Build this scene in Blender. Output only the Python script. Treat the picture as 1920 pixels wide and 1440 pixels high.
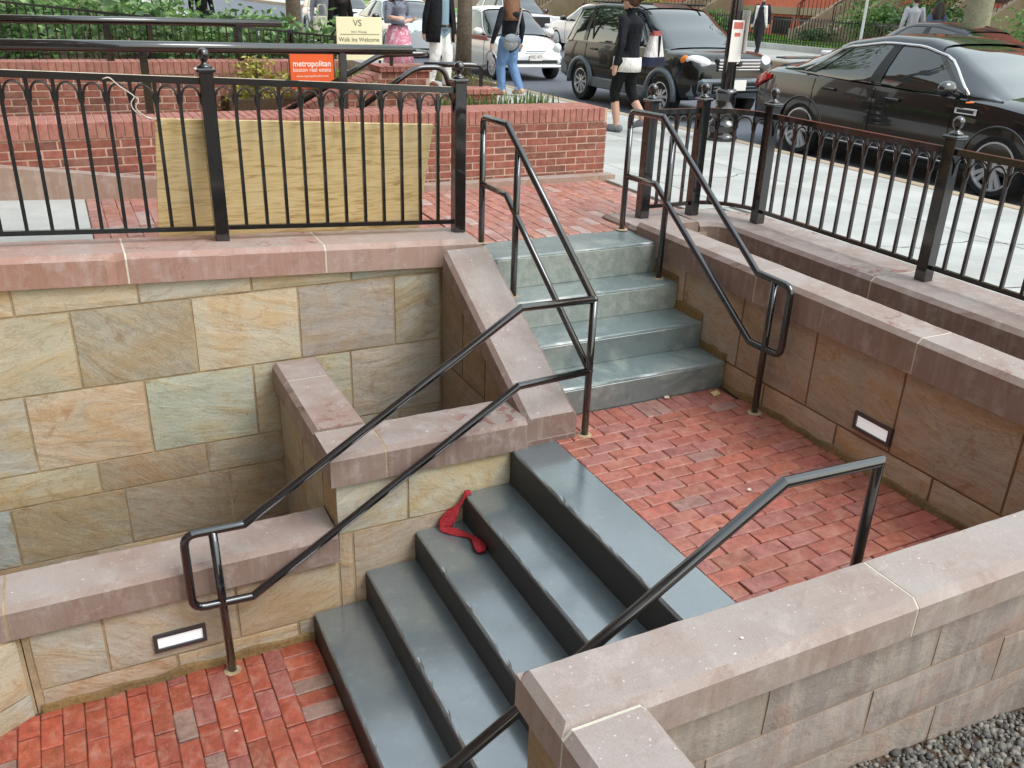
import bpy, bmesh, math, random
from mathutils import Vector, Matrix, noise
R = math.radians
random.seed(7)
sc = bpy.context.scene
for o in list(bpy.data.objects): bpy.data.objects.remove(o)
C = sc.collection
# ------------------------------------------------------------------ camera
cam_d = bpy.data.cameras.new('camera'); cam = bpy.data.objects.new('camera', cam_d); C.objects.link(cam)
FPX, YAW, PITCH, ROLL, CAMZ = 1657.54, R(26.9035), R(24.0183), R(1.9797), 2.29
fw = Vector((math.sin(YAW)*math.cos(PITCH), math.cos(YAW)*math.cos(PITCH), -math.sin(PITCH)))
rt = Vector((math.cos(YAW), -math.sin(YAW), 0)); up = rt.cross(fw)
rt2 = rt*math.cos(ROLL)+up*math.sin(ROLL); up2 = up*math.cos(ROLL)-rt*math.sin(ROLL)
cam.matrix_world = Matrix(((rt2.x, up2.x, -fw.x, 0), (rt2.y, up2.y, -fw.y, 0), (rt2.z, up2.z, -fw.z, CAMZ), (0, 0, 0, 1)))
cam_d.sensor_width = 36; cam_d.lens = FPX/1920*36; cam_d.clip_start = .05; cam_d.clip_end = 2000
sc.camera = cam
# ------------------------------------------------------------------ sky, sun, exposure
world = bpy.data.worlds.new('World'); sc.world = world; world.use_nodes = True
wn = world.node_tree; wn.nodes.clear()
SUN_EL, SUN_AZ = R(54), R(142)          # azimuth clockwise from +Y
sky = wn.nodes.new('ShaderNodeTexSky'); sky.sky_type = 'NISHITA'; sky.sun_disc = False
sky.sun_elevation = SUN_EL; sky.sun_rotation = SUN_AZ; sky.air_density = 4.0; sky.dust_density = .8; sky.ozone_density = 8.0
hs = wn.nodes.new('ShaderNodeHueSaturation'); hs.inputs['Saturation'].default_value = .4
bg = wn.nodes.new('ShaderNodeBackground'); bg.inputs['Strength'].default_value = .15
wo = wn.nodes.new('ShaderNodeOutputWorld')
wn.links.new(sky.outputs[0], hs.inputs['Color']); wn.links.new(hs.outputs[0], bg.inputs[0]); wn.links.new(bg.outputs[0], wo.inputs[0])
sun_d = bpy.data.lights.new('sun', 'SUN'); sun = bpy.data.objects.new('sun', sun_d); C.objects.link(sun)
sun_d.energy = .9; sun_d.angle = R(28); sun_d.color = (1, .975, .97)
sdir = Vector((math.sin(SUN_AZ)*math.cos(SUN_EL), math.cos(SUN_AZ)*math.cos(SUN_EL), math.sin(SUN_EL)))
sun.rotation_euler = sdir.to_track_quat('Z', 'Y').to_euler(); sun.location = (6, -4, 14)
vs = sc.view_settings; vs.view_transform = 'Standard'; vs.look = 'None'; vs.gamma = 1; vs.use_curve_mapping = False
vs.exposure = 1.2
# ------------------------------------------------------------------ mesh helpers
class M:
    def __init__(s): s.v = []; s.f = []; s.mi = []; s.cur = 0
    def add(s, vs_, fs):
        n = len(s.v); s.v += [tuple(q) for q in vs_]
        for f in fs: s.f.append(tuple(i+n for i in f)); s.mi.append(s.cur)
        return s
    def box(s, x0, x1, y0, y1, z0, z1):
        return s.add([(x0,y0,z0),(x1,y0,z0),(x1,y1,z0),(x0,y1,z0),(x0,y0,z1),(x1,y0,z1),(x1,y1,z1),(x0,y1,z1)],
                     [(0,3,2,1),(4,5,6,7),(0,1,5,4),(1,2,6,5),(2,3,7,6),(3,0,4,7)])
    def bbox(s, x0, x1, y0, y1, z0, z1, b=.005):
        # chamfered box: 24 vertices
        c = ((x0+x1)/2, (y0+y1)/2, (z0+z1)/2); h = (abs(x1-x0)/2, abs(y1-y0)/2, abs(z1-z0)/2)
        b = min(b, min(h)*.9); vs_ = []; idx = {}
        for sx in (-1,1):
            for sy in (-1,1):
                for sz in (-1,1):
                    for a in range(3):
                        q = [h[0]-b, h[1]-b, h[2]-b]; q[a] = h[a]
                        idx[(sx,sy,sz,a)] = len(vs_); vs_.append((c[0]+sx*q[0], c[1]+sy*q[1], c[2]+sz*q[2]))
        fs = []
        def K(a, sa, sb, sc_):
            t = [0,0,0]; t[a] = sa; o = [i for i in range(3) if i != a]; t[o[0]] = sb; t[o[1]] = sc_; return tuple(t)
        def put(f):
            p = [Vector(vs_[i]) for i in f]; nrm = (p[1]-p[0]).cross(p[2]-p[0]); m = sum(p, Vector())/len(p)-Vector(c)
            fs.append(tuple(f) if nrm.dot(m) > 0 else tuple(reversed(f)))
        for a in range(3):
            for sa in (-1,1):
                put([idx[K(a,sa,p,q)+(a,)] for p,q in ((-1,-1),(1,-1),(1,1),(-1,1))])
        for a in range(3):
            o = [i for i in range(3) if i != a]
            for p in (-1,1):
                for q in (-1,1):
                    put([idx[K(a,-1,p,q)+(o[0],)], idx[K(a,1,p,q)+(o[0],)], idx[K(a,1,p,q)+(o[1],)], idx[K(a,-1,p,q)+(o[1],)]])
        for sx in (-1,1):
            for sy in (-1,1):
                for sz in (-1,1): put([idx[(sx,sy,sz,a)] for a in range(3)])
        return s.add(vs_, fs)
    def prism(s, poly, axis, a0, a1):
        # poly: 2-D points in the two other axes (order x,y,z without axis)
        def mk(p, a):
            q = list(p); q.insert('xyz'.index(axis), a); return tuple(q)
        n = len(poly); vs_ = [mk(p, a0) for p in poly]+[mk(p, a1) for p in poly]
        area = sum(poly[i][0]*poly[(i+1)%n][1]-poly[(i+1)%n][0]*poly[i][1] for i in range(n))
        fl = (area > 0) ^ (axis == 'y') ^ (a1 < a0)
        fs = [tuple(range(n)), tuple(range(2*n-1, n-1, -1))]+[(i, n+i, n+(i+1)%n, (i+1)%n) for i in range(n)]
        if fl: fs = [tuple(reversed(f)) for f in fs]
        return s.add(vs_, fs)
    def tube(s, path, r, n=12, caps=True, sharp=True, radii=None, squash=None):
        P = [Vector(p) for p in path]; N = len(P); seg = [(P[i+1]-P[i]).normalized() for i in range(N-1)]
        ref = Vector((0,0,1)) if abs(seg[0].z) < .9 else Vector((1,0,0))
        u = seg[0].cross(ref).normalized(); rings = []
        for i in range(N):
            a = seg[max(i-1,0)]; b = seg[min(i, N-2)]
            t = (a+b).normalized() if (a+b).length > 1e-6 else b
            if i > 0:
                u = u-a*u.dot(a); u.normalize()
            w = a.cross(u).normalized() if i > 0 else seg[0].cross(u).normalized()
            rr = radii[i] if radii else r; ring = []
            for k in range(n):
                th = 2*math.pi*k/n; d = u*math.cos(th)*rr+w*math.sin(th)*rr*(squash or 1)
                den = a.dot(t)
                if i not in (0, N-1) and abs(den) > .2: d = d-a*(d.dot(t)/den)
                ring.append(P[i]+d)
            rings.append(ring)
            if i not in (0, N-1) and sharp and a.angle(b) > R(12): rings.append([q.copy() for q in ring]); rings[-1].append('brk')
        vs_ = []; fs = []; k0 = None
        for ring in rings:
            brk = ring[-1] == 'brk'
            if brk: ring = ring[:-1]
            st = len(vs_); vs_ += ring
            if k0 is not None and not brk:
                for k in range(n): fs.append((k0+k, k0+(k+1)%n, st+(k+1)%n, st+k))
            k0 = st
        if caps: fs.append(tuple(range(n-1,-1,-1))); fs.append(tuple(range(k0, k0+n)))
        return s.add(vs_, fs)
    def lathe(s, prof, cx, cy, n=14, cz=0, caps=True):
        vs_ = []; fs = []
        for r_, z in prof:
            for k in range(n): th = 2*math.pi*k/n; vs_.append((cx+r_*math.cos(th), cy+r_*math.sin(th), cz+z))
        for i in range(len(prof)-1):
            for k in range(n): fs.append((i*n+k, i*n+(k+1)%n, (i+1)*n+(k+1)%n, (i+1)*n+k))
        m = (len(prof)-1)*n
        if caps: fs.append(tuple(range(n-1,-1,-1))); fs.append(tuple(range(m, m+n)))
        return s.add(vs_, fs)
    def ball(s, c, rx, ry=None, rz=None, nu=12, nv=8):
        ry = ry or rx; rz = rz or rx; vs_ = []; fs = []
        for j in range(1, nv):
            ph = math.pi*j/nv
            for k in range(nu): th = 2*math.pi*k/nu; vs_.append((c[0]+rx*math.sin(ph)*math.cos(th), c[1]+ry*math.sin(ph)*math.sin(th), c[2]-rz*math.cos(ph)))
        for j in range(nv-2):
            for k in range(nu): fs.append((j*nu+k, j*nu+(k+1)%nu, (j+1)*nu+(k+1)%nu, (j+1)*nu+k))
        b = len(vs_); vs_ += [(c[0],c[1],c[2]-rz),(c[0],c[1],c[2]+rz)]; m = (nv-2)*nu
        for k in range(nu): fs.append((b,(k+1)%nu,k)); fs.append((b+1,m+k,m+(k+1)%nu))
        return s.add(vs_, fs)
    def rot(s, ang, axis='Z', c=(0,0,0)):
        mt = Matrix.Translation(c) @ Matrix.Rotation(ang, 4, axis) @ Matrix.Translation([-q for q in c])
        s.v = [tuple(mt @ Vector(q)) for q in s.v]; return s
    def move(s, d): s.v = [(a+d[0], b+d[1], c+d[2]) for a,b,c in s.v]; return s
    def mesh(s, name='m', smooth=False):
        me = bpy.data.meshes.new(name); me.from_pydata(s.v, [], s.f); me.update()
        if smooth:
            for p in me.polygons: p.use_smooth = True
        if any(s.mi):
            for p, i in zip(me.polygons, s.mi): p.material_index = i
        return me
def obj(name, m, mat, parent=None, color=None, smooth=False, label=None, cat=None, group=None, kind=None, loc=None, rot=None):
    me = m.mesh(name, smooth) if isinstance(m, M) else m
    if mat is not None and not me.materials:
        for q in (mat if isinstance(mat, (list, tuple)) else [mat]): me.materials.append(q)
    o = bpy.data.objects.new(name, me); C.objects.link(o)
    if parent: o.parent = parent
    if color: o.color = (*color[:3], 1)
    if loc: o.location = loc
    if rot: o.rotation_euler = rot
    return tag(o, label, cat, group, kind)
def tag(o, label=None, cat=None, group=None, kind=None):
    if label: o['label'] = label
    if cat: o['category'] = cat
    if group: o['group'] = group
    if kind: o['kind'] = kind
    return o
def thing(name, label=None, cat=None, group=None, kind=None, loc=(0,0,0), rot=None):
    o = bpy.data.objects.new(name, None); o.empty_display_size = .1; C.objects.link(o); o.location = loc
    if rot: o.rotation_euler = rot
    return tag(o, label, cat, group, kind)
def copy_tree(o, parent=None):
    c = o.copy(); C.objects.link(c); c.parent = parent
    for ch in list(o.children): copy_tree(ch, c)
    return c
def fillet(path, r, n=5):
    P = [Vector(p) for p in path]; out = [P[0]]
    for i in range(1, len(P)-1):
        a = (P[i-1]-P[i]); b = (P[i+1]-P[i]); rr = min(r, a.length*.49, b.length*.49)
        p0 = P[i]+a.normalized()*rr; p1 = P[i]+b.normalized()*rr
        for k in range(n+1):
            t = k/n; out.append(p0*(1-t)**2+P[i]*2*t*(1-t)+p1*t*t)
    out.append(P[-1]); return out
def lin(*c):
    return tuple(((q/255)/12.92 if q/255 <= .04045 else ((q/255+.055)/1.055)**2.4) for q in c)
def jit(c, a, h=.0):
    k = 1+random.uniform(-a, a); return tuple(max(0, min(1, q*k*(1+random.uniform(-h, h)))) for q in c)
# ------------------------------------------------------------------ materials
MATS = {}
class NT:
    def __init__(s, name):
        s.m = bpy.data.materials.new(name); s.m.use_nodes = True; s.t = s.m.node_tree; s.n = s.t.nodes; s.n.clear()
        s.out = s.n.new('ShaderNodeOutputMaterial'); s.b = s.n.new('ShaderNodeBsdfPrincipled'); s.l(s.b.outputs[0], s.out.inputs[0])
        MATS[name] = s.m
    def l(s, a, b): s.t.links.new(a, b)
    def node(s, t, **k):
        n = s.n.new(t)
        for a, b in k.items(): setattr(n, a, b)
        return n
    def set(s, **k):
        for a, b in k.items():
            a = {'rough':'Roughness','metal':'Metallic','col':'Base Color','spec':'Specular IOR Level','coat':'Coat Weight','coatr':'Coat Roughness','trans':'Transmission Weight','ior':'IOR','alpha':'Alpha'}.get(a, a)
            if a == 'Base Color' and len(b) == 3: b = (*b, 1)
            s.b.inputs[a].default_value = b
        return s
    def coord(s, rnd=True, scale=(1,1,1)):
        tc = s.node('ShaderNodeTexCoord'); src = tc.outputs['Object']
        if rnd:
            oi = s.node('ShaderNodeObjectInfo'); mu = s.node('ShaderNodeMath', operation='MULTIPLY'); s.l(oi.outputs['Random'], mu.inputs[0]); mu.inputs[1].default_value = 37.
            ad = s.node('ShaderNodeVectorMath', operation='ADD'); s.l(src, ad.inputs[0]); s.l(mu.outputs[0], ad.inputs[1]); src = ad.outputs[0]
        mp = s.node('ShaderNodeMapping'); mp.inputs['Scale'].default_value = scale; s.l(src, mp.inputs[0]); return mp.outputs[0]
    def noise(s, co, scale, detail=4, rough=.6, dist=0):
        n = s.node('ShaderNodeTexNoise'); n.inputs['Scale'].default_value = scale; n.inputs['Detail'].default_value = detail
        n.inputs['Roughness'].default_value = rough; n.inputs['Distortion'].default_value = dist; s.l(co, n.inputs['Vector']); return n.outputs['Fac']
    def ramp(s, fac, stops):
        r = s.node('ShaderNodeValToRGB'); s.l(fac, r.inputs[0]); e = r.color_ramp.elements
        while len(e) > len(stops): e.remove(e[-1])
        while len(e) < len(stops): e.new(.5)
        for q, (p, c) in zip(e, stops): q.position = p; q.color = (*c, 1) if isinstance(c, tuple) else (c, c, c, 1)
        return r.outputs[0]
    def mix(s, fac, a, b, mode='MIX'):
        n = s.node('ShaderNodeMix', data_type='RGBA', blend_type=mode)
        for q, i in ((fac, 0), (a, 6), (b, 7)):
            if hasattr(q, 'links'): s.l(q, n.inputs[i])
            elif i == 0: n.inputs[0].default_value = q
            else: n.inputs[i].default_value = (*q, 1) if len(q) == 3 else q
        return n.outputs[2]
    def ocol(s):
        return s.node('ShaderNodeObjectInfo').outputs['Color']
    def mul(s, a, k):
        n = s.node('ShaderNodeMath', operation='MULTIPLY'); s.l(a, n.inputs[0])
        if hasattr(k, 'links'): s.l(k, n.inputs[1])
        else: n.inputs[1].default_value = k
        return n.outputs[0]
    def col(s, c): s.l(c, s.b.inputs['Base Color']); return s
    def rough(s, c): s.l(c, s.b.inputs['Roughness']); return s
    def bump(s, h, strength=.4, dist=.01, prev=None):
        b = s.node('ShaderNodeBump'); b.inputs['Strength'].default_value = strength; b.inputs['Distance'].default_value = dist
        s.l(h, b.inputs['Height'])
        if prev is not None: s.l(prev, b.inputs['Normal'])
        s.l(b.outputs[0], s.b.inputs['Normal']); return b.outputs[0]
def flat(name, col, rough=.6, **k):
    if name in MATS: return MATS[name]
    return NT(name).set(col=col, rough=rough, **k).m
# sandstone blocks: object colour, drifting ochre/grey veins, split-face relief
def mk_sandstone():
    t = NT('sandstone'); c = t.coord(); oc = t.ocol()
    # each block has its own bedding direction
    oi = t.node('ShaderNodeObjectInfo'); vr = t.node('ShaderNodeVectorRotate', rotation_type='AXIS_ANGLE'); vr.inputs['Axis'].default_value = (.35,1,.2)
    an = t.node('ShaderNodeMapRange'); an.inputs['To Min'].default_value = -.75; an.inputs['To Max'].default_value = .5; t.l(oi.outputs['Random'], an.inputs['Value']); t.l(an.outputs[0], vr.inputs['Angle']); t.l(c, vr.inputs['Vector'])
    mp = t.node('ShaderNodeMapping'); mp.inputs['Scale'].default_value = (1.4,1.4,4.6); t.l(vr.outputs[0], mp.inputs[0]); bed = mp.outputs[0]
    w = t.noise(bed, 1.3, 7, .62, 1.2)
    k = t.mix(t.mul(t.ramp(w, [(.36,0.),(.52,.4),(.62,1.)]), .8), oc, t.mix(1, oc, lin(255,232,196), 'MULTIPLY'))
    big = t.noise(c, 2.3, 5, .6, 1.); k = t.mix(t.mul(t.ramp(big, [(.5,0.),(.66,1.)]), .55), k, t.mix(1, oc, lin(246,214,170), 'MULTIPLY'))
    k = t.mix(t.mul(t.ramp(big, [(.36,1.),(.48,0.)]), .5), k, t.mix(1, oc, lin(228,236,236), 'MULTIPLY'))
    li = t.noise(bed, 2.2, 5, .6, 1.5); line = t.ramp(li, [(.47,0.),(.5,1.),(.53,0.)])
    k = t.mix(t.mul(line, .3), k, t.mix(1, oc, lin(186,140,98), 'MULTIPLY'))
    l2 = t.ramp(t.noise(bed, 4.5, 4, .55, 1.8), [(.49,0.),(.5,1.),(.51,0.)]); k = t.mix(t.mul(l2, .35), k, lin(214,204,184))
    rust = t.mul(t.ramp(t.noise(c, 3.1, 6, .7, 1.2), [(.6,0.),(.66,1.)]), .45); k = t.mix(rust, k, t.mix(1, oc, lin(206,158,104), 'MULTIPLY'))
    g = t.noise(c, 110, 3, .7); k = t.mix(.35, k, t.mix(1, k, t.ramp(g, [(.3,.72),(.7,1.22)]), 'MULTIPLY'))
    t.col(k); t.set(rough=.72, spec=.4)
    b = t.bump(t.noise(bed, 1.3, 5, .55, 1.0), .45, .03); b = t.bump(t.noise(bed, 6, 5, .6, .8), .2, .01, b); t.bump(g, .3, .004, b)
mk_sandstone()
# brownstone coping: mauve-pink, pale efflorescence, damp red patches
def mk_brownstone():
    t = NT('brownstone'); c = t.coord(); oc = t.ocol()
    n1 = t.noise(c, 2.4, 6, .62, .6); n2 = t.noise(c, 9, 6, .68, .4); n3 = t.noise(c, 160, 2, .7)
    k = t.mix(t.mul(t.ramp(n1, [(.38,0.),(.64,1.)]), .5), oc, t.mix(1, oc, lin(238,216,204), 'MULTIPLY'))
    k = t.mix(t.mul(t.ramp(n2, [(.52,0.),(.68,1.)]), .35), k, lin(196,186,180))
    k = t.mix(t.mul(t.ramp(t.noise(c, 5, 6, .7, .8), [(.56,0.),(.64,1.)]), .3), k, lin(122,92,80))
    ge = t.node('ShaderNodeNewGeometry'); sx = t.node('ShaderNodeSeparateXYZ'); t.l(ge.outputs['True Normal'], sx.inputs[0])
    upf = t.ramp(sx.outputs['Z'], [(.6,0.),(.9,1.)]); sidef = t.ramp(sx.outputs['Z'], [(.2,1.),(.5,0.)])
    st = t.noise(t.coord(scale=(9,9,.7)), 3, 4, .6)      # runs of lime down the faces
    k = t.mix(t.mul(t.mul(t.ramp(st, [(.52,0.),(.66,1.)]), sidef), .25), k, lin(184,170,160))
    k = t.mix(t.mul(t.mul(t.ramp(st, [(.34,1.),(.44,0.)]), sidef), .2), k, lin(124,92,80))
    top_sheen = t.mul(upf, t.ramp(t.noise(c, 1.9, 6, .65, .6), [(.36,.1),(.62,.7)]))
    k = t.mix(top_sheen, k, lin(168,160,155))  # sky sheen of the upward faces painted in as patchy pale grey
    damp = t.mul(t.mul(t.ramp(t.noise(c, 14, 4, .6, .5), [(.55,0.),(.59,1.)]), t.ramp(t.noise(c, 1.1, 3, .5), [(.56,0.),(.62,1.)])), upf)
    k = t.mix(t.mul(damp, .75), k, lin(128,74,64))
    k = t.mix(.3, k, t.mix(1, k, t.ramp(n3, [(.3,.68),(.7,1.22)]), 'MULTIPLY'))
    k = t.mix(t.mul(t.mul(t.ramp(t.noise(c, 62, 2, .5), [(.7,0.),(.74,1.)]), upf), .7), k, lin(222,218,210))
    k = t.mix(t.mul(t.ramp(t.noise(c, 34, 3, .6), [(.68,0.),(.72,1.)]), .35), k, lin(110,84,76))
    t.col(k); t.set(rough=.68, spec=.4)
    b = t.bump(n2, .25, .008); t.bump(n3, .35, .0025, b)
mk_brownstone()
def mk_streaked():
    t = NT('streaked_stone'); c = t.coord(False); oc = t.ocol(); st = t.noise(t.coord(False,(7,7,.9)), 2.2, 5, .62, .5); n1 = t.noise(c, 3.2, 6, .65, 1.); g = t.noise(c, 120, 3, .7)
    k = t.mix(t.mul(t.ramp(st, [(.46,0.),(.64,1.)]), .45), oc, lin(184,170,156)); k = t.mix(t.mul(t.ramp(st, [(.34,1.),(.46,0.)]), .3), k, lin(138,116,102))
    k = t.mix(t.mul(t.ramp(n1, [(.52,0.),(.66,1.)]), .45), k, lin(166,132,114)); k = t.mix(t.mul(t.ramp(t.noise(c, 11, 6, .7), [(.62,0.),(.7,1.)]), .35), k, lin(112,96,82))
    k = t.mix(.35, k, t.mix(1, k, t.ramp(g, [(.3,.7),(.7,1.2)]), 'MULTIPLY')); t.col(k); t.set(rough=.8, spec=.3); b = t.bump(n1, .5, .03); b = t.bump(t.noise(c, 22, 5, .65), .35, .01, b); t.bump(g, .3, .004, b)
mk_streaked()
def mk_brick(name, rough, wet=0, bumps=.35):
    t = NT(name); c = t.coord(); oc = t.ocol(); n1 = t.noise(c, 26, 5, .7); n2 = t.noise(c, 150, 3, .7)
    big = t.noise(t.coord(rnd=False), 3.2, 5, .6)
    k = t.mix(.6, oc, t.mix(1, oc, t.ramp(n1, [(.3,.5),(.7,1.35)]), 'MULTIPLY'))
    n9 = t.noise(c, 9, 5, .7, .6); k = t.mix(t.mul(t.ramp(n9, [(.5,0.),(.68,1.)]), .35), k, lin(188,150,132)); k = t.mix(t.mul(t.ramp(n9, [(.34,1.),(.45,0.)]), .4), k, lin(96,58,50))
    k = t.mix(t.mul(t.ramp(t.noise(t.coord(rnd=False), 1.6, 6, .68, .5), [(.5,0.),(.64,1.)]), .3), k, lin(150,118,102))
    k = t.mix(t.mul(t.ramp(n2, [(.62,0.),(.74,1.)]), .35), k, lin(205,180,165))
    k = t.mix(t.mul(t.ramp(big, [(.55,0.),(.7,1.)]), .22), k, lin(186,150,134))
    t.col(k); t.set(rough=rough, spec=.4)
    if wet:
        sand = t.mul(t.ramp(t.noise(t.coord(rnd=False), 2.6, 6, .7, .6), [(.57,0.),(.66,1.)]), .65); k2 = t.mix(sand, k, lin(176,150,116)); k2 = t.mix(t.mul(t.ramp(t.noise(t.coord(rnd=False), 70, 2, .5), [(.7,0.),(.75,1.)]), .6), k2, lin(206,190,166)); t.col(k2)
        t.rough(t.ramp(big, [(.4,.16),(.6,rough)]))
    b = t.bump(n1, bumps, .006); t.bump(n2, .3, .002, b)
mk_brick('paver', .42); mk_brick('wet_paver', .5, 1); mk_brick('wall_brick', .85)
def mk_simple(name, col, rough, sc_=40, lo=.8, hi=1.15, big=1.3, bl=.85, bh=1.1, bump=.2, dist=.004, spec=.4, rnd=False):
    t = NT(name); c = t.coord(rnd); n1 = t.noise(c, sc_, 4, .7); n2 = t.noise(c, big, 5, .6)
    k = t.mix(1, col, t.ramp(n1, [(.3,lo),(.7,hi)]), 'MULTIPLY'); k = t.mix(1, k, t.ramp(n2, [(.35,bl),(.65,bh)]), 'MULTIPLY')
    t.col(k); t.set(rough=rough, spec=spec); t.bump(n1, bump, dist); return t
mk_simple('mortar', lin(164,144,114), .95, 120, .75, 1.2, 4.5, .72, 1.3, .5)
mk_simple('mortar_brown', lin(140,112,88), .95, 120, .7, 1.2, bump=.5)
mk_simple('mortar_pink', lin(158,138,122), .95, 120, .8, 1.2, bump=.4)
mk_simple('mortar_pale', lin(206,200,184), .95, 160, .85, 1.1, bump=.4)
mk_simple('brick_mortar', lin(194,166,148), .95, 150, .8, 1.1, bump=.4)
mk_simple('sand_joint', lin(98,72,60), .98, 200, .6, 1.3, bump=.5)
mk_simple('concrete', lin(180,180,175), .9, 110, .84, 1.1, 1.3, .78, 1.1, .15)
mk_simple('asphalt', lin(96,100,108), .9, 180, .7, 1.3, .4, .88, 1.1, .5)
mk_simple('soil', lin(86,68,52), .98, 60, .5, 1.5, bump=.8, dist=.02)
mk_simple('bark', lin(112,100,86), .95, 30, .5, 1.35, 4, .8, 1.15, .9, .02)
mk_simple('pale_bark', lin(138,134,112), .95, 30, .7, 1.25, 4, .85, 1.1, .7, .02)
mk_simple('lawn_soil', lin(98,136,58), .95, 90, .6, 1.4, bump=.6)
mk_simple('stoop_stone', lin(168,150,128), .9, 60, .85, 1.1)
mk_simple('far_brick', lin(196,108,88), .9, 30, .85, 1.12, .6, .9, 1.08, .1)
mk_simple('facade_brick', lin(116,88,78), .9, 30, .85, 1.12, .6, .9, 1.08, .1)
# painted treads: slate-blue deck paint, sheen, scuffs
def mk_paint(name, kind):
    t = NT(name); c = t.coord(False); n1 = t.noise(c, 120, 3, .7); n2 = t.noise(c, 2.6, 6, .62, .8); n3 = t.noise(c, 15, 6, .72)
    k = t.mix(t.mul(t.ramp(n2, [(.35,0.),(.7,1.)]), .5), lin(80,93,98) if not kind else lin(96,110,110), lin(102,114,117) if not kind else lin(122,133,130))
    k = t.mix(t.mul(t.ramp(n3, [(.56,0.),(.72,1.)]), .3), k, lin(146,142,128))
    k = t.mix(t.mul(t.ramp(t.noise(c, 38, 4, .7), [(.66,0.),(.72,1.)]), .4), k, lin(176,172,160))
    k = t.mix(t.mul(t.ramp(t.noise(c, 7, 6, .7, .6), [(.32,1.),(.42,0.)]), .35), k, lin(46,50,50))
    if kind:
        w = t.noise(t.coord(False, (1,1,1.3)), 1.9, 7, .66, .9)
        k = t.mix(t.mul(t.ramp(w, [(.52-kind*.2,0.),(.62-kind*.2,1.)]), .38+.3*kind), k, t.mix(t.ramp(n3, [(.4,0.),(.6,1.)]), lin(146,152,142), lin(172,177,168)))
        k = t.mix(t.mul(t.ramp(t.noise(c, 5, 7, .72, .5), [(.57,0.),(.66,1.)]), .3), k, lin(112,112,100))
    t.col(k); t.set(spec=.5, coat=1. if not kind else (.4 if kind < .5 else .1), coatr=.18 if not kind else .34); t.b.inputs['Coat IOR'].default_value = 2.6
    t.rough(t.ramp(n2, [(.35,.36),(.65,.5)])); b = t.bump(n1, .6, .004); t.bump(t.noise(c, 48, 4, .65), .4, .007, b)
mk_paint('step_paint', 0); mk_paint('worn_paint', .2); mk_paint('bare_riser', 1.)
def mk_iron():
    t = NT('black_iron'); c = t.coord(); n = t.noise(c, 300, 2, .6); t.set(col=(.005,.0055,.007), rough=.4, spec=.3, coat=.75, coatr=.08); t.b.inputs['Coat IOR'].default_value = 1.9
    t.rough(t.ramp(t.noise(c, 12, 4, .6), [(.3,.2),(.7,.36)])); t.bump(n, .12, .001)
mk_iron()
def mk_ply():
    t = NT('plywood'); c = t.coord(False, (.7,1,7)); n = t.noise(c, 5, 6, .62, 1.5); k = t.ramp(n, [(.3,lin(182,148,92)),(.5,lin(230,204,150)),(.75,lin(240,220,174))])
    t2 = t.noise(t.coord(False,(1,1,1)), 2.2, 3, .5); k = t.mix(t.mul(t.ramp(t2, [(.5,0.),(.7,1.)]),.3), k, lin(204,194,164))
    v = t.node('ShaderNodeTexVoronoi'); v.inputs['Scale'].default_value = 3.2; t.l(t.coord(False,(1,.01,1)), v.inputs['Vector'])
    k = t.mix(t.ramp(v.outputs['Distance'], [(.035,1.),(.075,0.)]), k, lin(104,66,36)); t.col(k); t.set(rough=.75, spec=.3); t.bump(n, .15, .002)
mk_ply()
MAT = MATS
SAND, BROWN, IRON = MATS['sandstone'], MATS['brownstone'], MATS['black_iron']
# ================================================================== near setting: paving, steps, walls
random.seed(11)
GZ = .745                               # sidewalk / upper paving level
def slope_z(x): return .049*(2.3-x)     # the ramp and its wall climb to the left
# ---- ground sheet with a hole where the sunken stairs are
def ground():
    m = M(); hx0, hx1, hy0, hy1 = -3.2, 4.6, -4., 5.25; L = 400; z = .38
    m.add([(-L,-L,z),(L,-L,z),(L,hy0,z),(-L,hy0,z)], [(0,1,2,3)])
    m.add([(-L,hy1,z),(L,hy1,z),(L,L,z),(-L,L,z)], [(0,1,2,3)])
    m.add([(-L,hy0,z),(hx0,hy0,z),(hx0,hy1,z),(-L,hy1,z)], [(0,1,2,3)])
    m.add([(hx1,hy0,z),(L,hy0,z),(L,hy1,z),(hx1,hy1,z)], [(0,1,2,3)])
    obj('ground', m, MAT['soil'], kind='structure')
    w = M(); w.box(hx0,hx1,hy0,hy1,-1.35,-1.2)
    w.box(hx0-.1,hx0,hy0,hy1,-1.35,.5); w.box(hx0,hx1,hy0-.1,hy0,-1.35,.5)
    obj('pit_floor', w, MAT['concrete'], kind='structure')
ground()
# ---- pavers
def paver_mesh(L, W, H, k):
    rnd = random.Random(k); m = M().bbox(-L/2, L/2, -W/2, W/2, -H, 0, .0045)
    m.v = [(x+rnd.uniform(-.0016,.0016), y+rnd.uniform(-.0014,.0014), z+rnd.uniform(-.001,.001)) for x,y,z in m.v]
    return m.mesh('paver')
PAV = [paver_mesh(.1915,.0905,.05,k) for k in range(6)]
def pave_color(kind):
    r = random.random()
    if kind == 'wet':
        if r < .06: return jit(lin(140,112,100), .12)
        if r < .28: return jit(lin(148,88,80), .1)
        return jit(lin(156,80,60), .15, .06)
    if kind == 'land':
        if r < .04: return jit(lin(146,108,98), .1)
        if r < .35: return jit(lin(156,98,88), .08)
        return jit(lin(160,94,78), .13, .06)
    if r < .05: return jit(lin(180,154,146), .08)
    if r < .4: return jit(lin(168,124,115), .08)
    return jit(lin(170,116,102), .12, .05)
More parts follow.
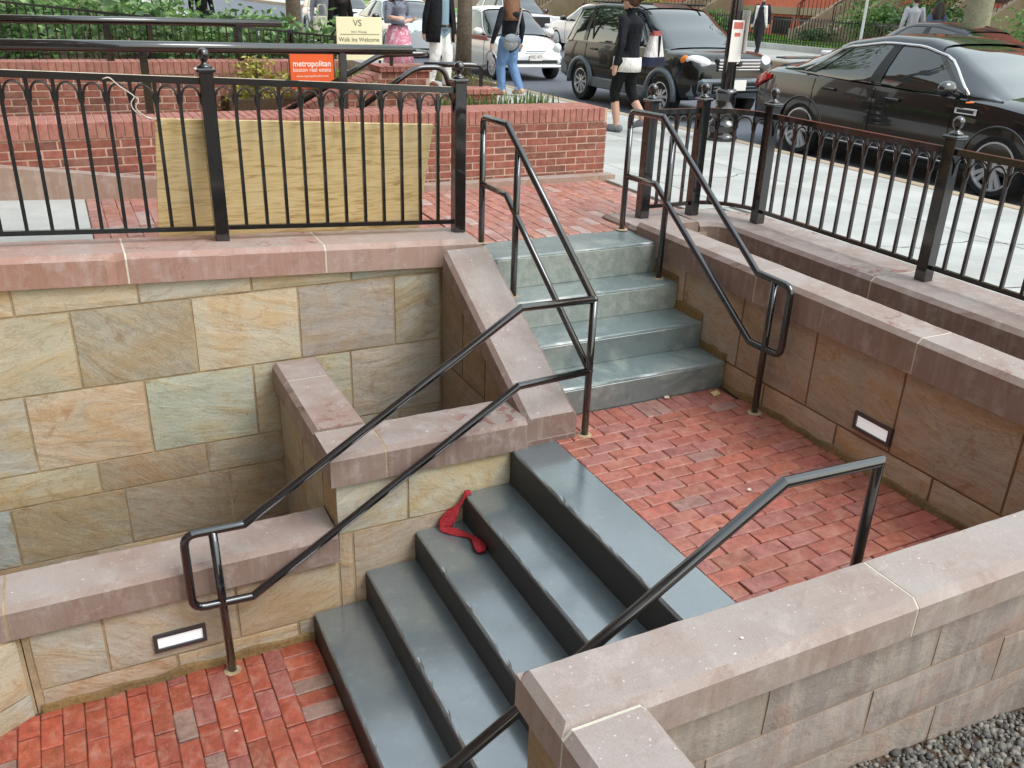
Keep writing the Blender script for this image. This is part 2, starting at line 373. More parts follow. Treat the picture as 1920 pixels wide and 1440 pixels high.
def put_brick(parent, x, y, z, rz, mat, kind, sx=1, sy=1, tilt=0):
    me = random.choice(PAV)
    key = me.name+mat
    if key not in PAVM:
        c = me.copy(); c.materials.append(MAT[mat]); PAVM[key] = c
    o = bpy.data.objects.new('brick', PAVM[key]); C.objects.link(o); o.parent = parent
    o.location = (x, y+random.gauss(0,.0008), z+random.uniform(-.003,.0015)); o.scale = (sx, sy, 1)
    o.rotation_euler = (random.uniform(-.008,.008), random.uniform(-.006,.006)+tilt, rz+random.gauss(0,.009))
    o.color = (*pave_color(kind), 1); return o
PAVM = {}
def lay_x(parent, x0, x1, y0, y1, z, mat, kind):      # rows, long side along X
    y = y1-.0465; row = 0
    while y > y0:
        x = x0-(0 if row % 2 else .0975)+random.uniform(-.012,.012)
        while x < x1:
            a, b = max(x, x0), min(x+.193, x1)
            if b-a > .03: put_brick(parent, (a+b)/2, y, z, 0, mat, kind, (b-a)/.194)
            x += .1955+max(0, random.gauss(0,.003))
        y -= .0935; row += 1
def lay_y(parent, x0, x1, y0, y1, z, mat, kind, zf=None, tilt=0):
    x = x0+.0465; row = 0
    while x < x1-.02:
        y = y0-(0 if row % 2 else .0975)+random.uniform(-.02,.02)
        while y < y1:
            a, b = max(y, y0), min(y+.193, y1)
            if b-a > .03: put_brick(parent, x, (a+b)/2, z+(zf(x) if zf else 0), math.pi/2, mat, kind, (b-a)/.194, tilt=0)
            y += .1955+max(0, random.gauss(0,.003))
        x += .0935; row += 1
land = obj('landing_paving', M().box(2.2,3.6,1.7,4.1,-.12,-.012), MAT['sand_joint'], kind='structure')
lay_x(land, 2.212, 3.572, 1.9, 3.846, 0, 'paver', 'land')
for i in range(14): put_brick(land, 2.26+i*.0937, 3.944, 0, math.pi/2, 'paver', 'land')
low = obj('lower_paving', M().box(-1.6,.82,1.7,3.83,-1.02,-.912), MAT['sand_joint'], kind='structure')
lay_y(low, -.98, .6, 2.35, 3.79, -.9, 'wet_paver', 'wet')
for i in range(15): put_brick(low, .702, 3.745-i*.0937, -.9, 0, 'wet_paver', 'wet')
upp = obj('upper_paving', M().box(2.31,4.36,5.2,6.95,.6,GZ-.012), MAT['sand_joint'], kind='structure')
for i in range(14): put_brick(upp, 2.37+i*.0937, 5.35, GZ, math.pi/2, 'paver', 'up')
lay_y(upp, 2.335, 4.345, 5.45, 6.9, GZ, 'paver', 'up')
# the ramp beside it, brick then concrete
m = M(); m.prism([(-2.2,.55),(2.31,.55),(2.31,GZ-.012),(-2.2,GZ-.012+slope_z(-2.2))], 'y', 5.4, 6.95)
ramp = obj('ramp_paving', m, MAT['sand_joint'], kind='structure')
lay_y(ramp, .075, 2.3, 5.47, 6.9, GZ, 'paver', 'up', slope_z)
m = M(); m.prism([(-2.2,.6),(.07,.6),(.07,GZ+slope_z(.07)),(-2.2,GZ+slope_z(-2.2))], 'y', 5.41, 6.94)
obj('ramp_slab', m, MAT['concrete'], ramp)
# ---- stones
def stone(parent, O, u, n, u0, u1, z0, z1, color, mat=None, depth=.1, rel=.005, cuts=None, name='stone'):
    """one split-face block in a wall; z0/z1 may be pairs (left,right)"""
    z0 = z0 if isinstance(z0, tuple) else (z0, z0); z1 = z1 if isinstance(z1, tuple) else (z1, z1)
    g = .007; u0 += g; u1 -= g; O = Vector(O); u = Vector(u); n = Vector(n); Z = Vector((0,0,1))
    w = u1-u0; h = max(z1)-min(z0); nx = max(3, min(9, int(w/.07)+2)); nz = max(3, min(6, int(h/.07)+2)); sd = random.uniform(0, 90)
    e = .004; m = M(); vs_ = []
    def pt(a, b, d):
        lo = z0[0]+(z0[1]-z0[0])*a+g; hi = z1[0]+(z1[1]-z1[0])*a-g
        return O+u*(u0+w*a)+Z*(lo+(hi-lo)*b)+n*d
    for j in range(nz+1):
        for i in range(nx+1):
            a = i/nx; b = j/nz; bd = i in (0,nx) or j in (0,nz)
            p = pt(a, b, 0); q = noise.noise(p*5+Vector((sd,0,0)))*rel+noise.noise(p*16+Vector((0,sd,0)))*rel*.35; q *= .35 if bd else 1
            jx = (noise.noise(p*9+Vector((sd,sd,0)))*.0022) if bd else 0
            vs_.append(p+n*((q-e) if bd else q)+u*(jx if i in (0,nx) else 0)+Z*(jx if j in (0,nz) else 0))
    fs = []
    for j in range(nz):
        for i in range(nx): k = j*(nx+1)+i; fs.append((k,k+1,k+nx+2,k+nx+1))
    N = len(vs_); ring = [i for i in range(nx+1)]+[j*(nx+1)+nx for j in range(1,nz+1)]+[nz*(nx+1)+i for i in range(nx-1,-1,-1)]+[j*(nx+1) for j in range(nz-1,0,-1)]
    for r_ in ring: vs_.append(vs_[r_]-n*depth)
    K = len(ring)
    for k in range(K): fs.append((ring[k], N+k, N+(k+1)%K, ring[(k+1)%K]))
    if u.cross(Z).dot(n) < 0: fs = [tuple(reversed(f)) for f in fs]
    color = tuple(q*.78+r_*.22 for q, r_ in zip(color, lin(184,168,140))) if mat is None else color; g_ = sum(color)/3; color = tuple(min(1, (g_+(q-g_)*.6)*1.0) for q in color)
    m.add(vs_, fs); return obj(name, m, mat or SAND, parent, jit(color, .05, .02), smooth=False)
def coping(parent, A, B, side, w, h, b, color, name='coping_stone', ends=(0,0), inset=0, mat=None):
    """bevelled coping block from A to B (bottom front edge), width w towards side"""
    A = Vector(A); B = Vector(B); s = Vector(side).normalized(); Z = Vector((0,0,1)); t = (B-A).normalized(); th = Vector((t.x,t.y,0)).normalized()
    i_ = inset; prof = [(i_,i_),(w-i_,i_),(w-i_,h-b-i_*.4),(w-b-i_*.4,h-i_),(b+i_*.4,h-i_),(i_,h-b-i_*.4)]
    m = M(); n = len(prof); rings = []
    L = (B-A).length; st = [(0,0)] if not ends[0] else [(0,b),(b,0)]
    st += [(L,0)] if not ends[1] else [(L-b,0),(L,b)]
    if not inset and L > .3:
        K = int(L/.05); lo_, hi_ = (b if ends[0] else 0), (L-b if ends[1] else L); st = [q for q in st if q[0] <= lo_]+[(lo_+(hi_-lo_)*k/K, 0) for k in range(1, K)]+[q for q in st if q[0] >= hi_]
    for d, dz in st:
        ring = []
        for j, (x, z) in enumerate(prof):
            p = A+t*d+s*(x if not dz else min(max(x, 0), w))+Z*(z if not (dz and z > h-b*.9) else h-b)
            if not inset and 0 < d < L and j > 1:
                q = noise.noise(p*14+Vector((j*3.1,0,0)))*.0022+noise.noise(p*40+Vector((0,j*2.7,0)))*.001; ch = noise.noise(p*23+Vector((0,0,j*5.)))
                if ch > .42 and j in (2,5): q -= .012*(ch-.42)/.3
                p = p+Z*q+s*((q if j in (2,3) else -q)*.8)
            ring.append(p)
        rings.append(ring)
    vs_ = [p for r_ in rings for p in r_]; fs = []
    for k in range(len(rings)-1):
        for i in range(n): fs.append((k*n+i, k*n+(i+1)%n, (k+1)*n+(i+1)%n, (k+1)*n+i))
    fs.append(tuple(range(n-1,-1,-1))); q = (len(rings)-1)*n; fs.append(tuple(range(q, q+n)))
    if t.cross(s).z > 0: fs = [tuple(reversed(f)) for f in fs]
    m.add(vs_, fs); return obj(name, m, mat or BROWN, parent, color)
COP = [lin(142,123,114), lin(136,117,108), lin(147,127,117), lin(132,114,105)]
def coping_run(parent, A, B, cutsd, side, w, h, b, ends=(0,0), cols=None, jm='mortar_pale'):
    A = Vector(A); B = Vector(B); t = (B-A).normalized(); L = (B-A).length; d = [0]+list(cutsd)+[L]
    for k in range(len(d)-1):
        g0 = 0 if k == 0 else .005; g1 = 0 if k == len(d)-2 else .005
        c = cols[k] if cols else jit(random.choice(COP), .05, .02)
        coping(parent, A+t*(d[k]+g0), A+t*(d[k+1]-g1), side, w, h, b, c, ends=(ends[0] if k == 0 else 0, ends[1] if k == len(d)-2 else 0))
    for q in cutsd: coping(parent, A+t*(q-.0049), A+t*(q+.0049), side, w, h, b, (1,1,1), name='mortar_joint', inset=.0015, mat=MAT[jm])
cream, buff, grn, och, mau, gry, brn, blu = lin(208,190,152), lin(190,170,130), lin(192,190,164), lin(190,156,104), lin(176,160,148), lin(170,168,150), lin(158,128,96), lin(150,164,166)
# ---- back retaining wall with the sloping coping (left)
YB = 5.1
w = thing('retaining_wall', 'long cream sandstone retaining wall with sloping pink coping under the left iron fence', 'stone wall')
m = M(); m.prism([(-1.5,-1.2),(2.30,-1.2),(2.30,.655),(-1.5,.655+.049*3.8)], 'y', YB+.009, 5.44); obj('wall_core', m, MAT['mortar'], w)
def cz(x): return .663+.049*(2.05-x)
def bw(row, z0, z1, sloped=False):
    for (a, b, c) in row:
        stone(w, (0,YB,0), (1,0,0), (0,-1,0), a, b, z0, (cz(a), cz(b)) if sloped else z1, c)
bw([(-1.2,-.375,cream),(-.375,.242,lin(204,182,138)),(.242,.857,lin(202,196,168)),(.857,1.457,lin(196,174,130)),(1.457,2.045,lin(166,166,148))], .623, 0, True)
bw([(-1.3,-.115,lin(206,186,146)),(-.115,.511,lin(170,160,132)),(.511,1.123,lin(206,186,150)),(1.123,1.73,lin(172,158,148)),(1.73,2.045,lin(164,164,150))], .163, .623)
bw([(-1.3,-.412,lin(186,180,156)),(-.412,.205,lin(202,176,136)),(.205,.821,lin(192,192,168)),(.821,1.20,lin(188,180,146)),(1.2,1.431,lin(190,186,150)),(1.431,2.045,lin(182,172,150))], -.308, .163)
bw([(-1.3,-.112,lin(186,168,128)),(-.112,.495,lin(176,142,94)),(.495,1.2,lin(172,158,134)),(1.2,1.75,lin(170,162,138)),(1.75,2.045,lin(160,158,146))], -.515, -.308)
bw([(-1.3,-.599,lin(150,166,170)),(-.599,.007,lin(166,148,112)),(.007,.615,lin(160,140,108)),(.615,1.2,lin(168,136,84)),(1.2,2.045,lin(160,150,130))], -.9, -.515)
bw([(-1.3,-.2,brn),(-.2,.5,buff),(.5,1.2,brn),(1.2,2.045,buff)], -1.2, -.9)
A = Vector((-1.3,5.07,cz(-1.3))); B = Vector((2.315,5.07,cz(2.315))); L = (B-A).length
coping_run(w, A, B, [(x+1.3)*L/3.615 for x in (.205,1.30)], (0,1,0), .385, .168, .03, (0,1), [lin(166,128,114), lin(168,134,122), lin(170,144,132)])
# ---- cheek wall beside the upper flight with its raked coping
ck = thing('cheek_wall', 'brownstone cheek wall with raked coping left of the upper steps', 'stone wall')
SL = .525
m = M(); m.prism([(3.83,-1.2),(5.09,-1.2),(5.09,.66),(5.0,.645),(3.83,.645-SL*1.17)], 'x', 2.058, 2.325); obj('wall_core', m, MAT['mortar_brown'], ck)
def kz(y): return .03+SL*(y-3.82)
for y0, y1, z0, z1, c in [(3.85,4.4,-.45,(kz(4.4),kz(3.85)),lin(150,128,106)),(4.4,4.74,.02,(kz(4.74),kz(4.4)),lin(146,124,104)),(4.74,5.085,.02,(kz(5.085),kz(4.74)),lin(140,124,106)),
                          (4.4,5.085,-.45,.02,lin(150,130,108)),(3.85,5.085,-1.2,-.45,lin(140,124,104))]:
    stone(ck, (2.045,0,0), (0,-1,0), (-1,0,0), -y1, -y0, z0, z1, c)
def rake(y0, y1, color, name='coping_stone', inset=0, mat=None, front=False):
    # raked coping, x 2.02..2.338, top line z = kz+.15
    xs = [(2.02+inset,-.0),(2.338-inset,-.0),(2.338-inset,.118-inset),(2.312,.145-inset),(2.046,.145-inset),(2.02+inset,.118-inset)]
    m = M(); rings = []
    for y in (y0, y1): rings.append([(x, y, max(kz(y)+dz, 0.002 if name == 'coping_stone' else .01)) for x,dz in xs])
    vs_ = rings[0]+rings[1]; n = 6
    fs = [(i,(i+1)%n,n+(i+1)%n,n+i) for i in range(n)]+[tuple(range(n-1,-1,-1)),tuple(range(n,2*n))]
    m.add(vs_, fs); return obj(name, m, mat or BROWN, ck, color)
rake(3.795, 4.995, lin(138,119,110))
# small end face block under the toe of the rake
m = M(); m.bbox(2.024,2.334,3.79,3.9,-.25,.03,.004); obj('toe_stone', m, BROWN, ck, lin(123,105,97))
# ---- wall between the lower flight and the window well (two heights, L-shaped)
lw = thing('stepped_wall', 'low cream sandstone wall stepping down beside the lower flight with pink coping', 'stone wall')
YL = 3.8
m = M(); m.box(.967,2.05,YL+.009,4.06,-1.2,-.002); m.box(.967,1.185,4.06,5.09,-1.2,-.002); m.box(-.52,.967,YL+.009,4.06,-1.2,-.442); obj('wall_core', m, MAT['mortar'], lw)
for a,b,z0,z1,c in [(-.493,-.185,-.78,-.445,lin(186,178,158)),(-.185,.425,-.78,-.445,lin(188,178,154)),(.425,.955,-.78,-.445,lin(192,168,130)),
                    (-.49,.116,-.905,-.78,lin(196,176,140)),(.116,.721,-.905,-.78,lin(198,182,152)),(.721,1.4,-.905,-.78,lin(176,160,132)),
                    (.955,1.34,-.30,-.005,lin(196,194,174)),(1.34,1.98,-.30,-.005,lin(202,194,160)),(.955,1.034,-.78,-.30,lin(190,160,126)),(1.034,1.6,-.78,-.30,lin(186,160,132)),(1.6,1.98,-.6,-.30,lin(180,158,132))]:
    stone(lw, (0,YL,0), (1,0,0), (0,-1,0), a, b, z0, z1, c)
for y0,y1,z0,z1,c in [(4.07,4.5,-.5,-.005,lin(176,156,120)),(4.5,5.085,-.42,-.005,lin(180,160,124)),(3.81,4.07,-.28,-.005,lin(170,146,112)),(4.07,5.085,-1.1,-.5,lin(156,136,108))]:
    stone(lw, (.955,0,0), (0,-1,0), (-1,0,0), -y1, -y0, z0, z1, c)
# copings: the upper L and the lower length
coping_run(lw, (.93,3.772,0), (2.018,3.772,0), [.29], (0,1,0), .32, .172, .026, (0,0), [lin(146,127,117), lin(138,119,110)], 'mortar')
coping_run(lw, (.93,5.068,0), (.93,4.094,0), [.30], (1,0,0), .285, .172, .026, (0,0), [lin(140,121,112), lin(147,127,117)])
coping_run(lw, (-1.3,3.772,-.44), (.952,3.772,-.44), [.745], (0,1,0), .31, .168, .026, (0,0), [lin(147,127,117), lin(149,129,119)], 'mortar')
# the wall bends towards the viewer at its far left
m = M(); m.prism([(-.525,YL+.012),(-1.3,3.368),(-1.3,3.9),(-.525,4.05)], 'z', -1.0, -.442); obj('bent_core', m, MAT['mortar'], lw)
dv = Vector((.775,.444,0)).normalized(); nv = Vector((dv.y,-dv.x,0))
stone(lw, (-1.3,3.352,0), tuple(dv), tuple(nv), .3, .885, -.78, -.45, lin(196,182,150)); stone(lw, (-1.3,3.352,0), tuple(dv), tuple(nv), .3, .89, -.95, -.78, lin(176,176,164)); stone(lw, (-1.3,3.352,0), tuple(dv), tuple(nv), -.1, .3, -.95, -.45, lin(190,176,146))
# ---- right wall and the outer kerb wall carrying the fence, with the planting trough between
rw = thing('trough_wall', 'brown sandstone wall with pale pink coping along the right of the landing', 'stone wall')
XR = 3.575
m = M(); m.box(XR+.009,3.80,1.2,5.2,-.3,.628); obj('wall_core', m, MAT['mortar_brown'], rw)
def rwst(row, z0, z1):
    for y0, y1, c in row: stone(rw, (XR,0,0), (0,-1,0), (-1,0,0), -y1, -y0, z0, z1, tuple(q*1.36 for q in c))
tb = lin(168,142,116)
rwst([(1.2,1.45,tb),(1.45,2.083,lin(160,138,114)),(2.083,2.732,lin(164,142,120)),(2.732,3.34,lin(160,140,118)),(3.34,3.959,lin(166,144,122)),(3.959,4.557,lin(170,148,122)),(4.557,5.2,lin(180,156,122))], .166, .63)
rwst([(1.2,1.8,tb),(1.8,2.453,lin(176,156,124)),(2.453,3.091,lin(180,154,120)),(3.091,3.682,lin(184,158,126)),(3.682,4.2,lin(172,138,98)),(4.2,5.2,tb)], -.1, .166)
coping_run(rw, (3.55,5.13,.63), (3.55,1.2,.63), [1.27,2.44], (1,0,0), .262, .188, .026, (0,0), [lin(145,126,116), lin(151,131,120), lin(150,130,120)])
ow = thing('kerb_wall', 'brownstone kerb wall with rounded corner carrying the right iron fence', 'stone wall')
CURVE = [(4.53+.0*k, 5.0) for k in (0,)]
def outer(parent):
    # straight length along Y
    m = M(); m.box(4.30,4.74,1.2,5.0,.2,.63); obj('wall_core', m, MAT['mortar_brown'], parent)
    coping_run(parent, (4.27,5.0,.60), (4.27,1.2,.60), [1.35,2.75], (1,0,0), .50, .168, .026, (0,0), [lin(139,120,111), lin(144,124,115), lin(141,122,112)])
    # rounded corner
    m = M(); n = 8; inn = []; out = []
    for k in range(n+1):
        a = R(90*k/n); inn.append((4.27-.16*(1-math.cos(a)), 5.0+.13*math.sin(a))); out.append((4.77-.62*(1-math.cos(a)), 5.0+.60*math.sin(a)))
    vs_ = []; fs = []
    for k in range(n+1):
        i, o = inn[k], out[k]
        vs_ += [(i[0],i[1],.60),(i[0],i[1],.742),(i[0]+(o[0]-i[0])*.06,i[1]+(o[1]-i[1])*.06,.768),(o[0]-(o[0]-i[0])*.06,o[1]-(o[1]-i[1])*.06,.768),(o[0],o[1],.742),(o[0],o[1],.60)]
    for k in range(n):
        for j in range(5): fs.append((k*6+j,k*6+j+1,(k+1)*6+j+1,(k+1)*6+j))
    fs += [(0,1,2,3,4,5),tuple(n*6+j for j in (5,4,3,2,1,0))]
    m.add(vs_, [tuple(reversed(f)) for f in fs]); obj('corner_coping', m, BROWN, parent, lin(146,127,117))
    # end block joining both walls
    coping(parent, (3.552,5.142,.60), (3.552,5.60,.60), (1,0,0), .554, .178, .024, lin(147,127,117), ends=(0,1))
    m = M(); m.box(3.6,4.28,5.12,5.14,.2,.70); obj('trough_end', m, MAT['stoop_stone'], parent)
outer(ow)
obj('trough_bed', M().box(3.78,4.32,1.2,5.14,.2,.50), MAT['soil'], kind='structure')
# ---- near wall in the foreground (pale coping, corner towards the viewer)
nw = thing('foreground_wall', 'pale pink coped stone wall in the foreground with a corner near the viewer', 'stone wall')
m = M(); m.box(.982,3.6,1.5415,1.738,-1.0,.358); m.box(.987,1.175,-.8,1.547,-1.0,.358); obj('wall_core', m, MAT['mortar_pink'], nw)
def near_st(row, z0, z1, rel=.009):
    for a,b,c in row: c = jit(lin(158,140,128), .06, .02); stone(nw, (0,1.535,0), (1,0,0), (0,-1,0), a, b, z0, z1, c, rel=rel, mat=MAT['streaked_stone'])
near_st([(1.19,1.72,lin(158,142,130)),(1.72,2.5,lin(164,154,142)),(2.5,3.25,lin(160,154,144)),(3.25,3.6,lin(158,148,134))], .12, .356)
near_st([(1.19,1.5,lin(156,140,130)),(1.5,2.22,lin(160,142,132)),(2.22,2.9,lin(154,140,130)),(2.9,3.6,lin(158,150,140))], -.1, .12)
near_st([(1.19,1.9,lin(154,142,132)),(1.9,2.6,lin(150,138,130)),(2.6,3.6,lin(148,140,130))], -.42, -.1)
for y0,y1,z0,z1,c in [(1.2,1.745,.05,.356,lin(158,128,92)),(.5,1.2,.05,.356,lin(150,126,96)),(.9,1.745,-.4,.05,lin(150,120,92)),(.2,.9,-.4,.05,brn),(.9,1.745,-1.,-.4,brn)]:
    stone(nw, (.975,0,0), (0,-1,0), (-1,0,0), -y1, -y0, z0, z1, c)
for a,b,z0,z1,c in [(.98,1.8,.1,.356,buff),(1.8,2.7,.1,.356,brn),(2.7,3.57,.1,.356,buff),(.98,2.2,-.4,.1,brn),(2.2,3.57,-.2,.1,buff)]:
    stone(nw, (0,1.75,0), (-1,0,0), (0,1,0), -b, -a, z0, z1, c)
coping_run(nw, (.945,1.5,.357), (3.62,1.5,.357), [1.345,2.4], (0,1,0), .272, .143, .028, (1,0), [lin(157,143,136), lin(161,148,141), lin(157,144,137)])
coping_run(nw, (.945,1.49,.357), (.945,-.8,.357), [1.1], (1,0,0), .272, .143, .028, (0,0), [lin(153,139,133), lin(152,138,132)])
coping(nw, (.945,1.4902,.357), (.945,1.4998,.357), (1,0,0), .272, .143, .028, (1,1,1), name='mortar_joint', inset=.0012, mat=MAT['mortar_pale'])
# ---- gravel bed in front of it
obj('gravel_base', M().add([(1.1,-1,-.16),(3.7,-1,-.40),(3.7,1.6,-.40),(1.1,1.6,-.10)], [(0,1,2,3)]), MAT['soil'], kind='structure')
def gravel():
    rnd = random.Random(3); m = M()
    ico = [(0,0,-1),(.72,-.53,-.45),(-.28,-.85,-.45),(-.89,0,-.45),(-.28,.85,-.45),(.72,.53,-.45),(.28,-.85,.45),(-.72,-.53,.45),(-.72,.53,.45),(.28,.85,.45),(.89,0,.45),(0,0,1)]
    fs = [(0,1,2),(1,0,5),(0,2,3),(0,3,4),(0,4,5),(1,5,10),(2,1,6),(3,2,7),(4,3,8),(5,4,9),(1,10,6),(2,6,7),(3,7,8),(4,8,9),(5,9,10),(6,10,11),(7,6,11),(8,7,11),(9,8,11),(10,9,11)]
    fs = [tuple(reversed(f)) for f in fs]
    for i in range(17000):
        x = rnd.uniform(1.25,3.6); y = rnd.uniform(.2,1.53); s_ = rnd.choice((.007,.008,.010,.012,.016))*rnd.uniform(.8,1.2)
        t = (x-1.1)/2.6; z = -.16*(1-t)-.40*t+.05*(1-t)*max(0, y-.2)/1.4+rnd.uniform(-.004,.014)
        mt = Matrix.Translation((x,y,z)) @ Matrix.Rotation(rnd.uniform(0,6.3),4,(rnd.random()+.01,rnd.random(),rnd.random())) @ Matrix.Diagonal((s_*rnd.uniform(.8,1.5),s_,s_*rnd.uniform(.5,.9),1))
        m.cur = rnd.choice((0,0,1,1,2,3)); m.add([mt @ Vector(q) for q in ico], fs)
    obj('gravel', m, [flat('pebble_a',lin(122,119,110),.8), flat('pebble_b',lin(102,100,96),.8), flat('pebble_c',lin(142,137,127),.8), flat('pebble_d',lin(82,80,77),.8)], kind='stuff', smooth=True, label='grey rounded gravel below the foreground wall', cat='gravel')
gravel()
def fillet_strip(parent, P, Q, n, h=.045, d=.02):
    P = Vector(P); Q = Vector(Q); n = Vector(n); K = max(2, int((Q-P).length/.06)); vs_ = []; fs = []
    for k in range(K+1):
        p = P.lerp(Q, k/K); hh = h*(.75+.6*noise.noise(p*7)); dd = d*(.8+.7*noise.noise(p*11+Vector((3,0,0)))); vs_ += [p+n*dd, p+n*dd*.45+Vector((0,0,hh*.55)), p+n*.004+Vector((0,0,hh)), p-n*.01+Vector((0,0,hh))]
    for k in range(K):
        for j in range(3): fs.append((k*4+j,k*4+j+1,(k+1)*4+j+1,(k+1)*4+j))
    obj('damp_fillet', M().add(vs_, fs), MAT['damp_mortar'], parent, smooth=True)
mk_simple('damp_mortar', lin(122,96,58), .7, 60, .6, 1.3, 3, .7, 1.2, .5)
fillet_strip(lw, (-.5,3.797,-.9), (.80,3.797,-.9), (0,-1,0)); fillet_strip(rw, (3.572,4.04,0), (3.572,1.78,0), (-1,0,0))
fillet_strip(rw, (3.572,4.318,.175), (3.572,4.046,.175), (-1,0,0), .07); fillet_strip(rw, (3.572,4.616,.348), (3.572,4.32,.348), (-1,0,0), .07); fillet_strip(rw, (3.572,4.89,.526), (3.572,4.62,.526), (-1,0,0), .06)
# ---- flights of steps
def nosed(x0, x1, y0, y1, z0, z1, axis, b=.011):
    '''step block whose nosing edge (min y for axis x, min x for axis y) is slightly worn and uneven'''
    m = M(); a0, a1 = (x0, x1) if axis == 'x' else (y0, y1); c0, c1 = (y0, y1) if axis == 'x' else (x0, x1); K = int((a1-a0)/.035); vs_ = []
    prof = [(0,z0),(0,z1-b-.02),(0,z1-b),(b*.35,z1-b*.35),(b,z1),(b+.012,z1),(c1-c0,z1),(c1-c0,z0)]
    for k in range(K+1):
        a = a0+(a1-a0)*k/K; wear = .0
        for j, (c, z) in enumerate(prof):
            p = Vector((a*7, z1*5+c0*3, j*.9)); q = noise.noise(p)*.0025+noise.noise(p*4.3)*.0012
            ch = noise.noise(Vector((a*19, z1*31+c0*17, 2.)))
            if ch > .38: q -= .008*(ch-.38)/.3
            if j in (2,3,4): z += min(q, .0006); c -= q*.8
            vs_.append((a, c0+c, z) if axis == 'x' else (c0+c, a, z))
    n = 8; fs = [(k*n+j,k*n+(j+1)%n,(k+1)*n+(j+1)%n,(k+1)*n+j) for k in range(K) for j in range(n)]+[tuple(range(n-1,-1,-1)),tuple(range(K*n,K*n+n))]
    if axis == 'x': fs = [tuple(reversed(f)) for f in fs]
    return m.add(vs_, fs)
uf = thing('upper_flight', 'short flight of worn grey-green painted steps between brownstone walls', 'stairs')
YN = [4.046,4.32,4.618,4.892,5.252]; ZN = [.175,.348,.526,.738]
for i in range(4):
    m = nosed(2.30, XR-.006, YN[i], YN[i+1]+(.03 if i < 3 else 0), (ZN[i-1]-.06 if i else -.1), ZN[i], 'x'); obj('step', m, MAT['worn_paint'], uf)
    obj('riser', M().bbox(2.345, XR-.006, YN[i]-.004, YN[i]+.004, (ZN[i-1] if i else 0)+.001, ZN[i]-.017, .002), MAT['bare_riser' if i > 1 else 'worn_paint'], uf)
lf = thing('lower_flight', 'flight of slate blue painted steps descending to the left', 'stairs')
XN = [1.933,1.654,1.375,1.093,.803]; ZL = [0,-.205,-.38,-.555,-.74]
for i in range(5):
    m = nosed(XN[i], 2.208 if i == 0 else XN[i-1]+.03, 1.76, 3.792, (ZL[i+1]-.06 if i < 4 else -1.0), ZL[i], 'y'); obj('step', m, MAT['step_paint'], lf)
    obj('riser', M().box(XN[i]-.004, XN[i]+.004, 1.765, 3.788, (ZL[i+1] if i < 4 else -.9)+.001, ZL[i]-.017), flat('riser_shade', (.024,.026,.027), .5), lf)  # near-black riser colour with the shade of these faces put into it
# ---- handrails
def flange(parent, x, y, z): obj('grout_patch', M().lathe([(.040+.006*random.random(),0),(.037,.003),(.028,.005)], x, y, 9, z), MAT['mortar'], parent)
RR = .0205
ur = thing('handrail', 'black double pipe handrail left of the upper steps, turning down beside the lower steps', 'handrail')
X = 2.397; YR = 3.72
top = [(X,5.25,1.45),(X,5.25,1.555),(X,4.905,1.555),(X,3.80,.805)]
obj('top_rail', M().tube(fillet(top[:2]+[top[2]], .06)[:-1]+[top[2],top[3]], RR), IRON, ur, smooth=True)
obj('lower_rail', M().tube([(X,5.25,1.135),(X,4.89,1.135),(X,3.80,.40)], RR*.92), IRON, ur, smooth=True)
obj('post', M().tube([(X,5.25,GZ),(X,5.25,1.47)], RR), IRON, ur, smooth=True); flange(ur, X, 5.25, GZ)
obj('post', M().tube([(X,4.75,.526),(X,4.75,1.45)], RR), IRON, ur, smooth=True); flange(ur, X, 4.75, .526)
obj('post', M().tube([(X,3.795,0),(X,3.795,.80)], RR), IRON, ur, smooth=True); flange(ur, X, 3.795, 0)
sx = [(X,3.795,.805),(1.925,YR,.842),(.49,YR,-.062),(.215,YR,-.056),(.215,YR,-.47),(.495,YR,-.482),(1.925,YR,.412),(X,3.795,.392)]
obj('stair_rail', M().tube([sx[0],sx[1],sx[2]]+fillet([sx[2],sx[3],sx[4],sx[5]], .06)[1:-1]+[sx[5],sx[6],sx[7]], RR), IRON, ur, smooth=True)
obj('elbow', M().ball((X,3.795,.805), RR*1.03), IRON, ur, smooth=True); obj('elbow', M().ball((X,3.795,.392), RR*1.12), IRON, ur, smooth=True)
obj('post', M().tube([(.36,YR,-.9),(.345,YR,-.06)], RR), IRON, ur, smooth=True); flange(ur, .36, YR, -.9)
rr = thing('handrail', 'black pipe handrail with looped end along the brown wall right of the upper steps', 'handrail')
X = 3.502
loop = [(X,5.245,1.45),(X,5.245,1.563),(X,4.87,1.57),(X,3.80,.835),(X,3.515,.832),(X,3.515,.418),(X,3.785,.414),(X,4.885,1.135),(X,5.25,1.125)]
obj('rail', M().tube(fillet(loop[:3],.06)[:-1]+[loop[2],loop[3]]+fillet(loop[3:7],.06)[1:-1]+loop[6:], RR), IRON, rr, smooth=True)
for y, z0, z1 in ((5.245,GZ,1.47),(4.75,.526,1.47),(3.65,0,.83)):
    obj('post', M().tube([(X,y,z0),(X,y,z1)], RR), IRON, rr, smooth=True); flange(rr, X, y, z0)
nr = thing('handrail', 'black pipe handrail in front, rising behind the foreground coping', 'handrail')
X = 2.40; YN_ = 1.86
loop = [(X,YN_,0),(X,YN_,.818),(1.965,YN_,.832),(.49,YN_,-.09),(.215,YN_,-.09),(.215,YN_,-.47),(.36,YN_,-.48)]
obj('rail', M().tube(loop[:3]+[loop[3]]+fillet(loop[3:6],.06)[1:-1]+loop[5:], RR), IRON, nr, smooth=True)
obj('post', M().tube([(.36,YN_,-.9),(.36,YN_,-.09)], RR), IRON, nr, smooth=True); flange(nr, X, YN_, 0)
